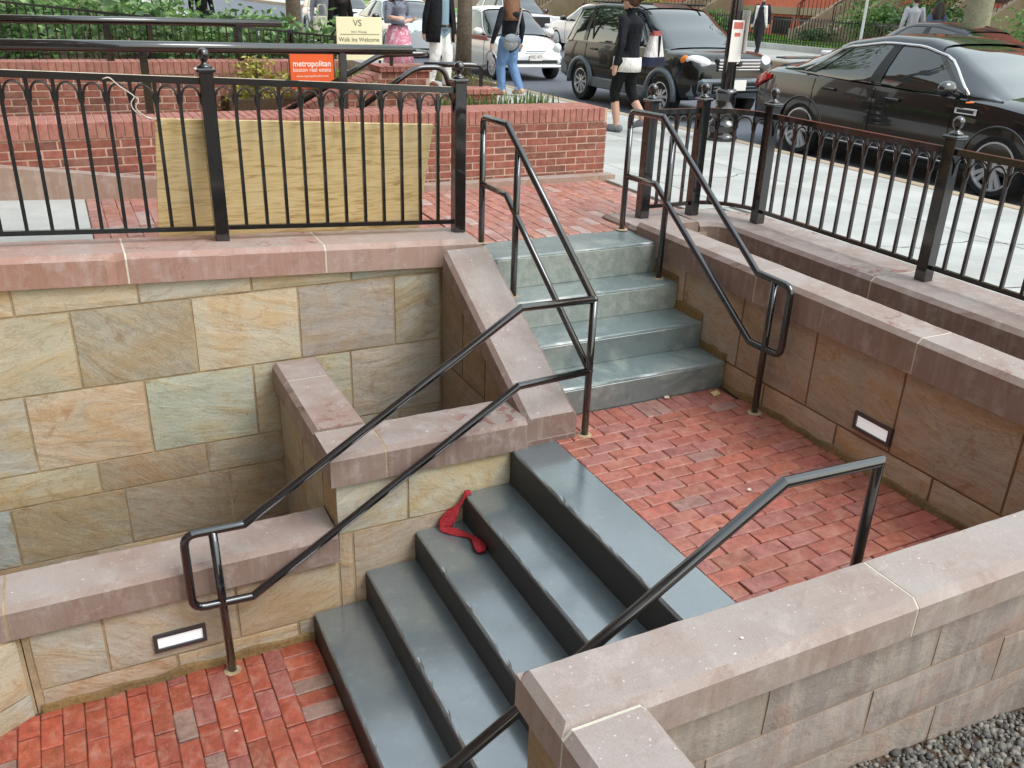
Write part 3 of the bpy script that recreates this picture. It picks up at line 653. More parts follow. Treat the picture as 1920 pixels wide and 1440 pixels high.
# ---- recessed wall lights
LENS = NT('light_lens').set(col=lin(240,242,242), rough=.5, spec=.3).m
LENS.node_tree.nodes['Principled BSDF'].inputs['Emission Color'].default_value = (.95,1,1,1); LENS.node_tree.nodes['Principled BSDF'].inputs['Emission Strength'].default_value = .16
def wall_light(label, O, u, n):
    t = thing('wall_light', label, 'light', 'recessed step lights'); O = Vector(O); u = Vector(u); n = Vector(n); Z = Vector((0,0,1)); W, H = .245, .102
    def bx(u0,u1,z0,z1,d0,d1):
        m = M(); q = [O+u*a+Z*b+n*c for c in (d0,d1) for b in (z0,z1) for a in (u0,u1)]
        f = [(0,1,3,2),(4,6,7,5),(0,4,5,1),(2,3,7,6),(0,2,6,4),(1,5,7,3)]
        if u.cross(Z).dot(n) < 0: f = [tuple(reversed(g)) for g in f]
        return m.add(q, [tuple(reversed(g)) for g in f])
    e = .018
    for a in ((0,W,0,e),(0,W,H-e,H),(0,e,e,H-e),(W-e,W,e,H-e)): obj('frame', bx(*a,-.02,.014), flat('grey_metal',lin(92,92,96),.35,metal=.7), t)
    obj('lens', bx(e,W-e,e,H-e,-.02,.004), LENS, t)
wall_light('grey framed recessed light low in the lower cream wall', (.02,3.8,-.728), (1,0,0), (0,-1,0))
wall_light('grey framed recessed light low in the brown wall beside the landing', (3.575,2.975,.203), (0,-1,0), (-1,0,0))
# ---- red cloth strip hanging over a step edge
def cloth():
    # knotted strip: a thin twisted tail over the nosing, a wide fold against the wall, a gathered bundle on the tread
    path = [(1.685,3.772,-.196),(1.66,3.768,-.196),(1.642,3.766,-.225),(1.612,3.764,-.262),(1.575,3.76,-.30),(1.535,3.752,-.345),(1.522,3.742,-.368),(1.545,3.705,-.372),(1.585,3.665,-.372),(1.618,3.62,-.37),(1.628,3.575,-.366),(1.622,3.525,-.362),(1.615,3.48,-.362),(1.612,3.445,-.37)]
    wd = [.014,.016,.007,.012,.032,.038,.032,.024,.020,.012,.020,.030,.030,.016]; th = [.003,.003,.004,.004,.004,.005,.005,.004,.004,.005,.007,.010,.010,.004]
    m = M(); vs_ = []; fs = []; P = [Vector(p) for p in path]; n = 14; rnd = random.Random(5)
    Q = []; W = []; T = []
    for i in range(len(P)-1):
        for k in range(3): f = k/3; Q.append(P[i].lerp(P[i+1], f)); W.append(lerp_(wd[i],wd[i+1],f)); T.append(lerp_(th[i],th[i+1],f))
    for i, p in enumerate(Q):
        t = (Q[min(i+1,len(Q)-1)]-Q[max(i-1,0)]).normalized(); s_ = t.cross(Vector((0,-.5,.87))).normalized(); nn = s_.cross(t)
        if nn.z < 0 and abs(nn.z) > .3: nn = -nn
        for k in range(n):
            a = 2*math.pi*k/n; fold = 1+.38*math.sin(5*a+i*.55)+.25*noise.noise(Vector((a*2,i*.7,1)))
            vs_.append(p+s_*W[i]*math.cos(a)*(.8+.25*fold)+nn*(T[i]*math.sin(a)*fold+T[i]*.8))
    for i in range(len(Q)-1):
        for k in range(n): fs.append((i*n+k,i*n+(k+1)%n,(i+1)*n+(k+1)%n,(i+1)*n+k))
    m.add(vs_, fs); t = NT('red_cloth'); t.set(rough=.8); nz = t.noise(t.coord(), 170, 3, .6); t.col(t.ramp(nz, [(.42,lin(122,14,22)),(.6,lin(168,28,38)),(.72,lin(196,92,96))])); t.bump(nz, .6, .004)
    obj('red_cloth', m, MAT['red_cloth'], smooth=True, label='crumpled strip of red cloth lying on the blue steps by the wall', cat='cloth')
def lerp_(a, b, t): return a+(b-a)*t
cloth()

# ---- bits lying about
def chip(label, loc, r, col, seed):
    rnd = random.Random(seed); m = M().ball((0,0,r*.4), r, r*.7, r*.45, 7, 5); m.v = [(x*rnd.uniform(.75,1.2), y*rnd.uniform(.75,1.2), max(z,0)*rnd.uniform(.8,1.15)) for x,y,z in m.v]
    obj('stone_chip', m, flat('chip_%d' % seed, lin(*col), .85), label=label, cat='debris', loc=loc)
chip('pale stone chip on the landing against the lowest upper step', (3.12,4.02,.001), .022, (200,184,160), 1)
chip('small pale mortar crumb in the middle of the landing bricks', (2.86,2.93,.001), .014, (206,186,176), 2)
chip('tiny white plaster crumb on the foreground coping', (1.63,1.60,.5005), .006, (236,232,224), 3)
chip('crumb of mortar on the wet lower bricks near the handrail post', (.30,3.30,-.898), .010, (206,190,160), 4)
m = M().add([(0,0,0),(.06,.01,.004),(.055,.045,.018),(-.004,.04,.012),(.03,.02,.02)], [(0,1,4),(1,2,4),(2,3,4),(3,0,4)]); obj('paper_scrap', m, flat('scrap_paper', lin(196,176,120), .7), label='folded yellowish paper scrap in the landing corner beside the brown wall', cat='litter', loc=(3.42,3.93,.002))
# ================================================================== fences, brick walls, planters
random.seed(21)
def lerp(a, b, t): return a+(b-a)*t
# ---- iron fence pieces
def finial(parent, post, x, y, z):
    obj('cap', M().bbox(x-.052,x+.052,y-.052,y+.052,z,z+.022,.008), IRON, post)
    obj('finial', M().lathe([(.044,.022),(.03,.036),(.016,.044),(.015,.056),(.022,.062),(.029,.076),(.032,.091),(.029,.106),(.019,.118),(.006,.124)], x, y, 16, z), IRON, post, smooth=True)
def fpost(parent, x, y, z0, z1):
    p = obj('post', M().bbox(x-.038,x+.038,y-.038,y+.038,z0,z1,.004), IRON, parent); finial(parent, p, x, y, z1); return p
ARC = {}
def arch(parent, A, B, z, dz):
    # half ring of flat bar between two pickets, feet at z-.10
    A = Vector(A); B = Vector(B); d = (B-A); L = d.length; key = (round(L,2), round(dz,3))
    if key not in ARC:
        pts = []
        for k in range(13):
            a = math.pi*k/12; x = -math.cos(a)*(L/2-.012); zz = -.105+.082*math.sin(a)**.8
            pts.append((x, 0, zz+dz*x/L))
        pts = [(-L/2+.006,0,-.125-dz/2)]+pts+[(L/2-.006,0,-.125+dz/2)]
        me = M().tube(pts, .0065, 6, sharp=False).mesh('arch', True); me.materials.append(IRON); ARC[key] = me
    o = obj('arch', ARC[key], None, parent, loc=tuple((A+B)/2+Vector((0,0,z))), rot=(0,0,math.atan2(d.y,d.x)))
PK = {}
def picket(parent, x, y, z0, z1, r=.0095, rz=0):
    key = (round(z1-z0,3), r)
    if key not in PK:
        me = M().box(-r,r,-r,r,0,z1-z0).mesh('picket'); me.materials.append(IRON); PK[key] = me
    obj('picket', PK[key], None, parent, loc=(x,y,z0), rot=(0,0,rz))
def rail(parent, A, B, h, w, name='rail'):
    A = Vector(A); B = Vector(B); d = (B-A); t = Vector((d.x,d.y,0)).normalized(); s = Vector((-t.y,t.x,0))*w/2; Z = Vector((0,0,h/2))
    vs_ = [P+a*s+b*Z for P in (A,B) for a,b in ((-1,-1),(1,-1),(1,1),(-1,1))]
    obj(name, M().add(vs_, [(0,1,2,3),(7,6,5,4),(0,4,5,1),(1,5,6,2),(2,6,7,3),(3,7,4,0)]), IRON, parent)
lf_ = thing('iron_fence', 'black iron fence with ball-topped posts and small arches on the sloping left coping', 'fence')
YF = 5.3
def zt(x): return 1.772+.047*(1-x)
def zb(x): return .955+.052*(1-x)
for x in (-.752,.749,2.25): fpost(lf_, x, YF, cz(x)+.165, zt(x)+.045)
for a, b in ((-.752,.749),(.749,2.25)):
    rail(lf_, (a+.036,YF,zt(a)), (b-.036,YF,zt(b)), .036, .036, 'top_rail'); rail(lf_, (a+.036,YF,zb(a)), (b-.036,YF,zb(b)), .026, .026, 'bottom_rail')
    xs = [a+(b-a)*(k+.9)/12.25+.006 for k in range(11)]
    xs = [lerp(a, b, (k+1)/12.) for k in range(11)] if a < 0 else [.896+.1212*k for k in range(11)]
    if a < 0: xs = [-.612+.1215*k for k in range(11)]
    ed = [a+.03]+xs+[b-.03]
    for x in xs: picket(lf_, x, YF, zb(x), zb(x)+.80)
    for p, q in zip(ed[:-1], ed[1:]):
        arch(lf_, (p,YF,0), (q,YF,0), zt((p+q)/2)-.008, -.0055)
rf_ = thing('iron_fence', 'black iron fence with a curved corner beside the sidewalk on the right', 'fence')
XF = 4.53
PO = [(3.763,5.386),(4.215,5.385),(XF,5.005),(XF,3.497),(XF,1.99)]
for x, y in PO: fpost(rf_, x, y, .766, 1.60)
def run(A, B, ts):
    A = Vector((*A,0)); B = Vector((*B,0)); t = (B-A).normalized()
    rail(rf_, A+t*.036+Vector((0,0,1.532)), B-t*.036+Vector((0,0,1.532)), .036, .036, 'top_rail'); rail(rf_, A+t*.036+Vector((0,0,.858)), B-t*.036+Vector((0,0,.858)), .026, .026, 'bottom_rail')
    rz = math.atan2(t.y,t.x); pts = [A+t*.03]+[A+t*d for d in ts]+[B-t*.03]
    for p in pts[1:-1]: picket(rf_, p.x, p.y, .858, 1.525, rz=rz)
    for p, q in zip(pts[:-1], pts[1:]): arch(rf_, p, q, 1.522, 0)
run(PO[0], PO[1], [.115,.23,.34])
run(PO[2], PO[3], [.125+.1262*k for k in range(11)]); run(PO[3], PO[4], [.125+.1262*k for k in range(11)])
cp = [Vector((PO[1][0]+(XF-PO[1][0])*math.sin(R(90*k/8)), PO[2][1]+(PO[1][1]-PO[2][1])*math.cos(R(90*k/8)), 0)) for k in range(9)]
for h, z, nm in ((.018,1.532,'top_rail'),(.013,.858,'bottom_rail')):
    m = M(); n = len(cp); vs_ = []
    for i, p in enumerate(cp):
        t = (cp[min(i+1,n-1)]-cp[max(i-1,0)]).normalized(); s = Vector((-t.y,t.x,0))*h
        vs_ += [p+s+Vector((0,0,z-h)), p-s+Vector((0,0,z-h)), p-s+Vector((0,0,z+h)), p+s+Vector((0,0,z+h))]
    fs = [(i*4+k,i*4+(k+1)%4,(i+1)*4+(k+1)%4,(i+1)*4+k) for i in range(n-1) for k in range(4)]
    obj(nm, m.add(vs_, fs), IRON, rf_)
for a, b in ((0,2),(2,4),(4,6),(6,8)): arch(rf_, cp[a], cp[b], 1.522, 0)
for k in (2,4,6): picket(rf_, cp[k].x, cp[k].y, .858, 1.525)
# ---- plywood board leaning behind the left fence, and its string
def ply():
    q = [Vector((.42,5.52,.875)), Vector((2.05,5.52,.795)), Vector((2.10,5.355,1.50)), Vector((.468,5.355,1.582))]
    n = (q[1]-q[0]).cross(q[3]-q[0]).normalized()*.018
    m = M().add(q+[p-n for p in q], [(0,1,2,3),(7,6,5,4),(0,4,5,1),(1,5,6,2),(2,6,7,3),(3,7,4,0)])
    obj('plywood_board', m, MAT['plywood'], label='yellow plywood sheet leaning behind the left iron fence', cat='board')
ply()
m = M().tube(fillet([(.23,5.275,1.80),(.262,5.272,1.812),(.30,5.272,1.77),(.352,5.272,1.73),(.378,5.274,1.71),(.348,5.276,1.68),(.36,5.28,1.64),(.392,5.29,1.615),(.43,5.30,1.60),(.468,5.33,1.585),(.50,5.34,1.55)], .02, 3), .0032, 6, sharp=False)
st = obj('string', m, flat('white_cord', lin(214,206,196), .9), smooth=True, label='pale frayed string tied from the fence rail to the plywood corner', cat='string')
obj('loose_end', M().tube(fillet([(.378,5.274,1.71),(.395,5.276,1.69),(.37,5.278,1.66),(.385,5.28,1.63),(.43,5.30,1.596),(.51,5.335,1.57)], .015, 3), .0025, 6, sharp=False), MAT['white_cord'], st, smooth=True)
# ---- brick garden walls
BR = []
for k in range(4):
    m = M().bbox(-.0955,.0955,0,.05,-.0252,.0252,.003); rnd = random.Random(k)
    m.v = [(x+rnd.uniform(-.0015,.0015), y+rnd.uniform(-.0012,.0012), z+rnd.uniform(-.001,.001)) for x,y,z in m.v]; me = m.mesh('brick'); me.materials.append(MAT['wall_brick']); BR.append(me)
CPM = []
for k in range(3):
    m = M().bbox(-.0275,.0275,-.05,.215,-.056,.056,.003); me = m.mesh('cap_brick'); me.materials.append(MAT['wall_brick']); CPM.append(me)
def wbc():
    r = random.random()
    return jit(lin(126,82,70), .1) if r < .28 else jit(lin(146,88,74), .1, .03)
def capc(): return jit(lin(164,108,96), .08, .03)
def brick_wall(t, x0, x1, y, z0, ztop, thick, courses, capd=.45, skipz=None):
    """face towards -Y at y"""
    obj('wall_core', M().box(x0+.004,x1-.004,y+.0035,y+thick-.006,z0,ztop-.006), MAT['brick_mortar'], t)
    for c in range(courses):
        z = ztop-.119-.0605*(c+.5); x = x0-(0 if c % 2 else .1)+.098
        while x < x1+.09:
            a, b = max(x-.096, x0), min(x+.096, x1)
            if b-a > .03:
                o = obj('brick', random.choice(BR), None, t, wbc(), loc=((a+b)/2, y+random.uniform(-.002,.001), z)); o.scale.x = (b-a)/.192
            x += .203
    nrow = max(1, round(thick/.27)); k = thick/nrow/.27; x = x0+.03
    while x < x1-.02:
        for r_ in range(nrow):
            o = obj('cap_brick', random.choice(CPM), None, t, capc(), loc=(x, y-.008+.05*k+r_*thick/nrow, ztop-.056)); o.scale.y = k*.985*(1 if True else 1)
        x += .0605
fb = thing('brick_wall', 'red brick wall with rowlock cap behind the plywood, running to the sidewalk', 'brick wall')
brick_wall(fb, -.75, 4.42, 7.0, .5, 1.354, .44, 8)
for c in range(8):          # end face of the wall towards the sidewalk
    z = 1.354-.119-.0605*(c+.5)
    for k in range(2):
        o = obj('end_brick', random.choice(BR), None, fb, wbc(), loc=(4.42, 7.105+k*.215, z), rot=(0,0,math.pi/2))
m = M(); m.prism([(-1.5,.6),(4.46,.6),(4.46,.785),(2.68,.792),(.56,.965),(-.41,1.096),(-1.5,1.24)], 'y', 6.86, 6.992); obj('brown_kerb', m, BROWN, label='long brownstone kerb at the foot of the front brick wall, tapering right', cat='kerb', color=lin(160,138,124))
rb = thing('brick_wall', 'higher red brick wall farther back, below the hedge', 'brick wall')
brick_wall(rb, -.75, 2.62, 9.0, .5, 1.60, .30, 8)
# ---- planter between, raked stair cheeks
pc = thing('brick_stair_cheek', 'raked brick stair cheek with a square head beside the second stairs', 'brick wall')
def slab_bricks(t, A, B, w, n):
    """brick-on-edge capping laid along the line A-B, width w along +Y"""
    A = Vector(A); B = Vector(B); ang = math.atan2(B.z-A.z, B.x-A.x); L = (B-A).length/n
    for k in range(n):
        p = A.lerp(B, (k+.5)/n); me = M().bbox(-L/2+.002,L/2-.002,0,w,-.05,0,.004)
        obj('cap_brick', me, MAT['wall_brick'], t, capc(), loc=tuple(p), rot=(0,-ang,0))
poly = [(1.75,.6),(3.22,.6),(3.22,1.555),(2.74,1.555),(2.64,1.47),(1.95,1.205),(1.75,1.13)]
m = M(); m.prism(poly, 'y', 8.306, 8.6); obj('wall_core', m, MAT['brick_mortar'], pc)
def facing(t, x0, x1, y, z0, z1, top):
    z = z1-.03; c = 0
    while z > z0:
        x = x0+(0 if c % 2 else -.1)
        while x < x1:
            a, b = max(x, x0), min(x+.192, x1)
            while b-a > .02 and min(top(a), top(b)) < z+.03: a += .02
            if b-a > .04:
                o = obj('brick', random.choice(BR), None, t, wbc(), loc=((a+b)/2, y, z)); o.scale.x = (b-a)/.192
            x += .202
        z -= .0605; c += 1
facing(pc, 1.78, 3.22, 8.30, 1.0, 1.555, lambda x: 1.56 if x > 2.74 else 1.205+(x-1.95)*.384)
slab_bricks(pc, (2.72,8.27,1.607), (3.24,8.27,1.607), .36, 8); slab_bricks(pc, (1.78,8.27,1.19), (2.70,8.27,1.55), .36, 15)
nc = thing('brick_stair_cheek', 'low raked brick stair cheek just behind the front brick wall', 'brick wall')
m = M(); m.prism([(2.5,.6),(3.7,.6),(3.7,1.40),(3.3,1.40),(2.5,1.16)], 'y', 7.806, 8.02); obj('wall_core', m, MAT['brick_mortar'], nc)
facing(nc, 2.52, 3.7, 7.80, 1.1, 1.40, lambda x: 1.4 if x > 3.3 else 1.16+(x-2.5)*.3)
slab_bricks(nc, (2.5,7.78,1.20), (3.3,7.78,1.445), .27, 13); slab_bricks(nc, (3.31,7.78,1.447), (3.72,7.78,1.447), .27, 6)
# soil beds
obj('planter_soil', M().box(1.4,2.7,8.6,9.0,.6,1.30).box(3.0,4.36,7.43,7.8,.6,1.31), MAT['soil'], kind='structure')
obj('garden_bed', M().box(-2,3.4,9.29,13.5,.5,1.42), MAT['soil'], kind='structure')
# second stairs going down between the cheeks
st2 = thing('brick_stairs', 'concrete steps descending between the raked brick cheeks', 'stairs')
for k in range(4): obj('step', M().bbox(3.4-.3*(k+1),3.4-.3*k,8.02,8.31,.3,GZ-.17*k,.01), MAT['concrete'], st2)
# ---- pipe rails on the brick walls and the second stairs
def pipe_rail(label, path, r, posts, round_=.0):
    t = thing('pipe_railing', label, 'railing'); p = fillet(path, round_, 6) if round_ else path
    obj('rail', M().tube(p, r, 16, sharp=False), IRON, t, smooth=True)
    for x,y,z0,z1 in posts: obj('post', M().bbox(x-.028,x+.028,y-.028,y+.028,z0,z1,.003) if r > .03 else M().tube([(x,y,z0),(x,y,z1)], .018, 10), IRON, t)
pipe_rail('thick black pipe rail along the front brick wall', [(-1.3,7.40,1.842),(2.71,7.40,1.806)], .04, [(-.85,7.40,1.34,1.82),(.62,7.40,1.34,1.81),(2.12,7.40,1.34,1.79)])
pipe_rail('thick black pipe rail along the rear brick wall below the hedge', [(-1.3,9.08,1.935),(2.02,9.08,1.93)], .034, [(-.6,9.08,1.58,1.92),(.49,9.08,1.58,1.92),(1.62,9.08,1.58,1.92)])
pipe_rail('slim black stair rail rising to the square brick head', [(1.7,8.2,1.18),(2.70,8.2,1.712),(3.16,8.2,1.725),(3.16,8.5,1.725),(2.95,8.5,1.725)], .024, [(2.86,8.35,1.60,1.72)], .07)
pipe_rail('slim black stair rail bending down at the head of the low brick cheek', [(2.3,7.7,1.29),(2.86,7.7,1.645),(3.12,7.7,1.645),(3.2,7.7,1.40)], .024, [], .09)
pipe_rail('short black rail end beside the tree', [(3.05,8.0,1.645),(3.50,8.0,1.64),(3.66,8.0,1.63)], .024, [(3.62,8.0,GZ,1.62)], .05)
# ---- lettered signs
def text(parent, s, size, loc, mat, rotz=0, bold=0, name='lettering', sx=1):
    cu = bpy.data.curves.new(name, 'FONT'); cu.body = s; cu.size = size; cu.align_x = 'CENTER'; cu.align_y = 'CENTER'; cu.offset = bold; cu.extrude = .0006
    o = bpy.data.objects.new(name, cu); C.objects.link(o); dg = bpy.context.evaluated_depsgraph_get(); me = bpy.data.meshes.new_from_object(o.evaluated_get(dg)); bpy.data.objects.remove(o)
    q = bpy.data.objects.new(name, me); C.objects.link(q); me.materials.clear(); me.materials.append(mat); q.parent = parent; q.location = loc; q.rotation_euler = (R(90),0,rotz); q.scale = (sx,1,1); return q
WHT = flat('white_print', lin(246,240,230), .6)
s1 = thing('estate_sign', 'orange real estate sign standing in the brick planter', 'sign')
obj('panel', M().bbox(1.945,2.35,8.495,8.51,1.40,1.722,.003), flat('orange_sign', lin(232,98,44), .5), s1)
obj('edge', M().box(1.938,1.945,8.494,8.512,1.15,1.724), flat('dark_frame', lin(70,40,30), .6), s1); obj('edge', M().box(2.35,2.357,8.494,8.512,1.15,1.724), MAT['dark_frame'], s1)
text(s1, 'metropolitan', .072, (2.147,8.4935,1.615), WHT, bold=.0009, sx=.93); text(s1, 'boston real estate', .052, (2.147,8.4935,1.562), WHT, sx=.93)
text(s1, 'www.metropolitanbre.com', .027, (2.147,8.4935,1.508), WHT)
s2 = thing('shop_sign', 'cream shop sign reading walk ins welcome, on thin posts before the parked cars', 'sign')
obj('panel', M().bbox(2.81,3.32,9.99,10.005,1.53,1.97,.003), flat('cream_sign', lin(236,228,190), .6), s2)
for x in (2.835,3.295): obj('post', M().box(x-.012,x+.012,10.006,10.026,1.3,1.96), IRON, s2)
GREYP = flat('grey_print', lin(96,94,78), .7)
text(s2, 'VS', .092, (3.045,9.9885,1.908), GREYP); text(s2, 'Now Waxing', .032, (3.06,9.9885,1.822), flat('pale_print', lin(150,146,122), .7))
text(s2, 'Walk Ins Welcome', .062, (3.06,9.9885,1.742), GREYP, sx=.94); obj('rule', M().box(2.85,3.29,9.987,9.99,1.795,1.799), GREYP, s2)
# ================================================================== foliage helpers
def mk_leaf(name, cols):
    t = NT(name); n = t.noise(t.coord(False), 9, 2, .5); k = t.ramp(n, [(.35,lin(*cols[0])),(.5,lin(*cols[1])),(.65,lin(*cols[2]))]); t.col(k); t.set(rough=.5, spec=.35)
    tr = t.node('ShaderNodeBsdfTranslucent'); t.l(k, tr.inputs[0]); mx = t.node('ShaderNodeMixShader'); mx.inputs[0].default_value = .3
    t.l(t.b.outputs[0], mx.inputs[1]); t.l(tr.outputs[0], mx.inputs[2]); t.l(mx.outputs[0], t.out.inputs[0]); return t.m
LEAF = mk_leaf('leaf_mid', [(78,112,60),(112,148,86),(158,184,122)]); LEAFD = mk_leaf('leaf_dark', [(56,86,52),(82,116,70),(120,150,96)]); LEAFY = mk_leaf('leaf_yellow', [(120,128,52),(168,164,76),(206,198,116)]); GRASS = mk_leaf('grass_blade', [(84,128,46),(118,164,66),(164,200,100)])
def leaves(m, n, f, s, rnd):
    for i in range(n):
        p = Vector(f(rnd)); a = Vector((rnd.gauss(0,1),rnd.gauss(0,1),rnd.gauss(0,.6))).normalized(); b = a.cross(Vector((rnd.gauss(0,1),rnd.gauss(0,1),rnd.gauss(0,1)))).normalized()
        k = s*rnd.uniform(.6,1.4); m.add([p-a*k, p+b*k*.45, p+a*k, p-b*k*.45], [(0,1,2,3)])
def clumpy(x0,x1,y0,y1,zf0,zf1,n,rad,rnd0):
    cs = [(rnd0.uniform(x0,x1), rnd0.uniform(y0,y1)) for _ in range(n)]; cz_ = [rnd0.uniform(0,1)**.6 for _ in range(n)]
    def f(r):
        k = r.randrange(n); x, y = cs[k]; z = zf0(x)+(zf1(x)-zf0(x))*cz_[k]
        return (x+r.gauss(0,rad), y+r.gauss(0,rad), z+r.gauss(0,rad*.8))
    return f
def grass_tuft(parent_name, label, x0,x1,y0,y1,z,h,n,mat=None,cat='grass',seed=1,lean=.5):
    rnd = random.Random(seed); m = M()
    for i in range(n):
        x, y = rnd.uniform(x0,x1), rnd.uniform(y0,y1); a = rnd.uniform(0,6.28); L = h*rnd.uniform(.5,1.15); w = .006*rnd.uniform(.7,1.6); d = Vector((math.cos(a),math.sin(a),0))*lean*L*rnd.uniform(.3,1.3); s = Vector((-d.y,d.x,0)).normalized()*w
        p = Vector((x,y,z)); q = p+d*.35+Vector((0,0,L*.65)); e = p+d+Vector((0,0,L*rnd.uniform(.6,.95)))
        m.add([p-s,p+s,q+s*.8,q-s*.8,e], [(0,1,2,3),(3,2,4)])
    return obj(parent_name, m, mat or GRASS, label=label, cat=cat, kind='stuff')
grass_tuft('ornamental_grass', 'spiky green grass in the planter behind the front brick wall', 3.05,4.2,7.46,7.78,1.30,.16,190,seed=4,mat=mk_leaf('planter_grass',[(66,92,44),(98,122,66),(146,160,104)]))
grass_tuft('lily_leaves', 'strappy green leaves below the slim stair rail', 2.25,2.72,8.62,8.95,1.30,.32,220,seed=5)
def shrub(label, c, rx, ry, rz, n, s, mat, seed, stemz, name='shrub', cat='shrub'):
    t = thing(name, label, cat, loc=(c[0],c[1],stemz)); rnd = random.Random(seed); m = M(); cl = []
    for k in range(26):
        v = Vector((rnd.gauss(0,1),rnd.gauss(0,1),rnd.gauss(0,1))).normalized()*rnd.uniform(.45,1); cl.append(Vector((v.x*rx,v.y*ry,v.z*rz)))
    def f(r):
        q = r.choice(cl); g = .22; return (q.x+r.gauss(0,rx*g), q.y+r.gauss(0,ry*g), c[2]-stemz+q.z+r.gauss(0,rz*g))
    leaves(m, n, f, s, rnd); obj('foliage', m, mat, t)
    sm = M()
    for q in cl[:7]: sm.tube([(q.x*.1,q.y*.1,0),(q.x*.5,q.y*.5,(c[2]-stemz+q.z)*.5),(q.x,q.y,c[2]-stemz+q.z)], .01, 5, radii=[.014,.009,.004], sharp=False)
    tag(obj('stem', sm, MAT['bark'], t), kind='stuff'); return t
shrub('yellow-green leafy shrub in the brick planter behind the plywood', (1.72,8.78,1.42), .34, .14, .22, 900, .026, LEAFY, 3, 1.29)
# ---- hedge behind its small iron fence
hf = thing('hedge_fence', 'low black iron picket fence in front of the hedge', 'fence')
def hz(x): return 1.86-.088*(x-1.6)
for k in range(52):
    x = -1.0+k*.0785; picket(hf, x, 10.5, 1.42, round(hz(x),2)-.01, .007)
for a,b in ((-1.05,1.0),(1.0,3.1)):
    rail(hf, (a,10.5,hz(a)), (b,10.5,hz(b)), .022, .026, 'top_rail'); rail(hf, (a,10.5,1.5), (b,10.5,1.5), .02, .02, 'bottom_rail')
for x in (-.6,.98,2.45): obj('post', M().bbox(x-.03,x+.03,10.55,10.61,1.4,hz(x)+.03,.004), IRON, hf)
hg = thing('hedge', 'loose leafy green hedge filling the bed behind the rear brick wall', 'hedge')
rnd = random.Random(31); m = M(); top = lambda x: 2.06-.12*max(0,x-.3) if x < 2.6 else 1.78
leaves(m, 5200, clumpy(-1.6,2.9,10.75,12.9,lambda x: 1.42,top,110,.13,rnd), .055, rnd); obj('foliage', m, LEAF, hg)
m = M(); leaves(m, 3000, clumpy(-1.6,3.0,10.7,12.5,lambda x: 1.35,lambda x: top(x)-.12,80,.14,rnd), .06, rnd); obj('dark_foliage', m, LEAFD, hg)  # darker green leaves mixed in, topping out a little lower
m = M()
for k in range(40):
    x, y = rnd.uniform(-1.5,2.9), rnd.uniform(10.9,12.7); m.tube([(x,y,1.4),(x+rnd.uniform(-.1,.1),y+rnd.uniform(-.1,.1),1.75)], .012, 5)
tag(obj('stem', m, MAT['bark'], hg), kind='stuff')
# ================================================================== street, sidewalks, far side
random.seed(33)
ST = .51
sw = obj('sidewalk', M().box(4.72,7.2,-40,90,.45,GZ-.02).box(4.37,4.72,5.63,90,.45,GZ-.02), MAT['concrete'], kind='structure')
SLAB = {}
def slab(x0,x1,y0,y1):
    k = (round(x1-x0,2),round(y1-y0,2))
    if k not in SLAB:
        me = M().bbox(0,x1-x0,0,y1-y0,-.05,0,.006).mesh('slab'); me.materials.append(MAT['concrete']); SLAB[k] = me
    obj('slab', SLAB[k], None, sw, loc=(x0,y0,GZ+random.uniform(-.0025,.0015)))
for i in range(11):
    y = .75+i*1.36
    for x0, x1 in ((4.79,5.92),(5.93,7.06)):
        slab(x0, x1, y, y+1.352)
for i in range(2):      # beside the upper paving
    slab(4.37, 4.785, 5.62+i*1.0, 6.61+i*1.0)
sw2 = M().box(3.3,4.785,7.62,60,.5,GZ-.003).box(4.79,7.06,15.72,60,.5,GZ-.003); obj('sidewalk_slab', sw2, MAT['concrete'], sw)
def crack(pts, seed):
    rnd = random.Random(seed); P = []
    for a, b in zip(pts[:-1], pts[1:]):
        A = Vector((*a,0)); B = Vector((*b,0)); K = max(3, int((B-A).length/.05))
        for k in range(K): P.append(A.lerp(B, k/K)+Vector((rnd.gauss(0,.009),rnd.gauss(0,.009),0)))
    vs_ = []
    for i, p in enumerate(P):
        t = (P[min(i+1,len(P)-1)]-P[max(i-1,0)]).normalized(); n = Vector((-t.y,t.x,0))*rnd.uniform(.0015,.005); vs_ += [(p+n)+Vector((0,0,GZ+.0035)), (p-n)+Vector((0,0,GZ+.0035))]
    obj('crack', M().add(vs_, [(2*i,2*i+1,2*i+3,2*i+2) for i in range(len(P)-1)]), flat('crack_dirt', lin(74,70,64), .95), sw)
crack([(4.80,4.35),(5.2,4.1),(5.75,4.12),(6.3,3.7)], 1); crack([(4.80,3.3),(5.3,3.15),(5.6,2.7),(6.2,2.4)], 2); crack([(5.0,6.9),(5.5,6.6),(5.9,6.75)], 3)
obj('kerb', M().bbox(7.07,7.23,-40,90,.4,GZ+.002,.02), MAT['stoop_stone'], kind='structure')
obj('road', M().box(7.2,17.95,-60,140,.4,ST), MAT['asphalt'], kind='structure')
obj('far_kerb', M().bbox(17.9,18.1,-60,140,.3,.74,.02), MAT['stoop_stone'], kind='structure')
obj('far_sidewalk', M().box(18.1,22.0,-60,140,.4,.735), MAT['concrete'], kind='structure')
obj('garden_kerb', M().bbox(22.0,22.25,-20,90,.5,.92,.02), MAT['concrete'], kind='structure')
obj('lawn', M().box(22.25,28.0,-20,90,.5,.90), MAT['lawn_soil'], kind='structure')
obj('tree_pit', M().box(6.25,7.06,14.6,17.4,.5,GZ+.012), MAT['soil'], kind='structure')
grass_tuft('pit_weeds', 'dry weeds and straw around the foot of the street tree', 6.28,7.04,14.7,17.3,GZ+.012,.13,500,seed=8,mat=mk_leaf('dry_weed',[(110,104,62),(146,134,92),(120,140,76)]))
rnd = random.Random(9); m = M()
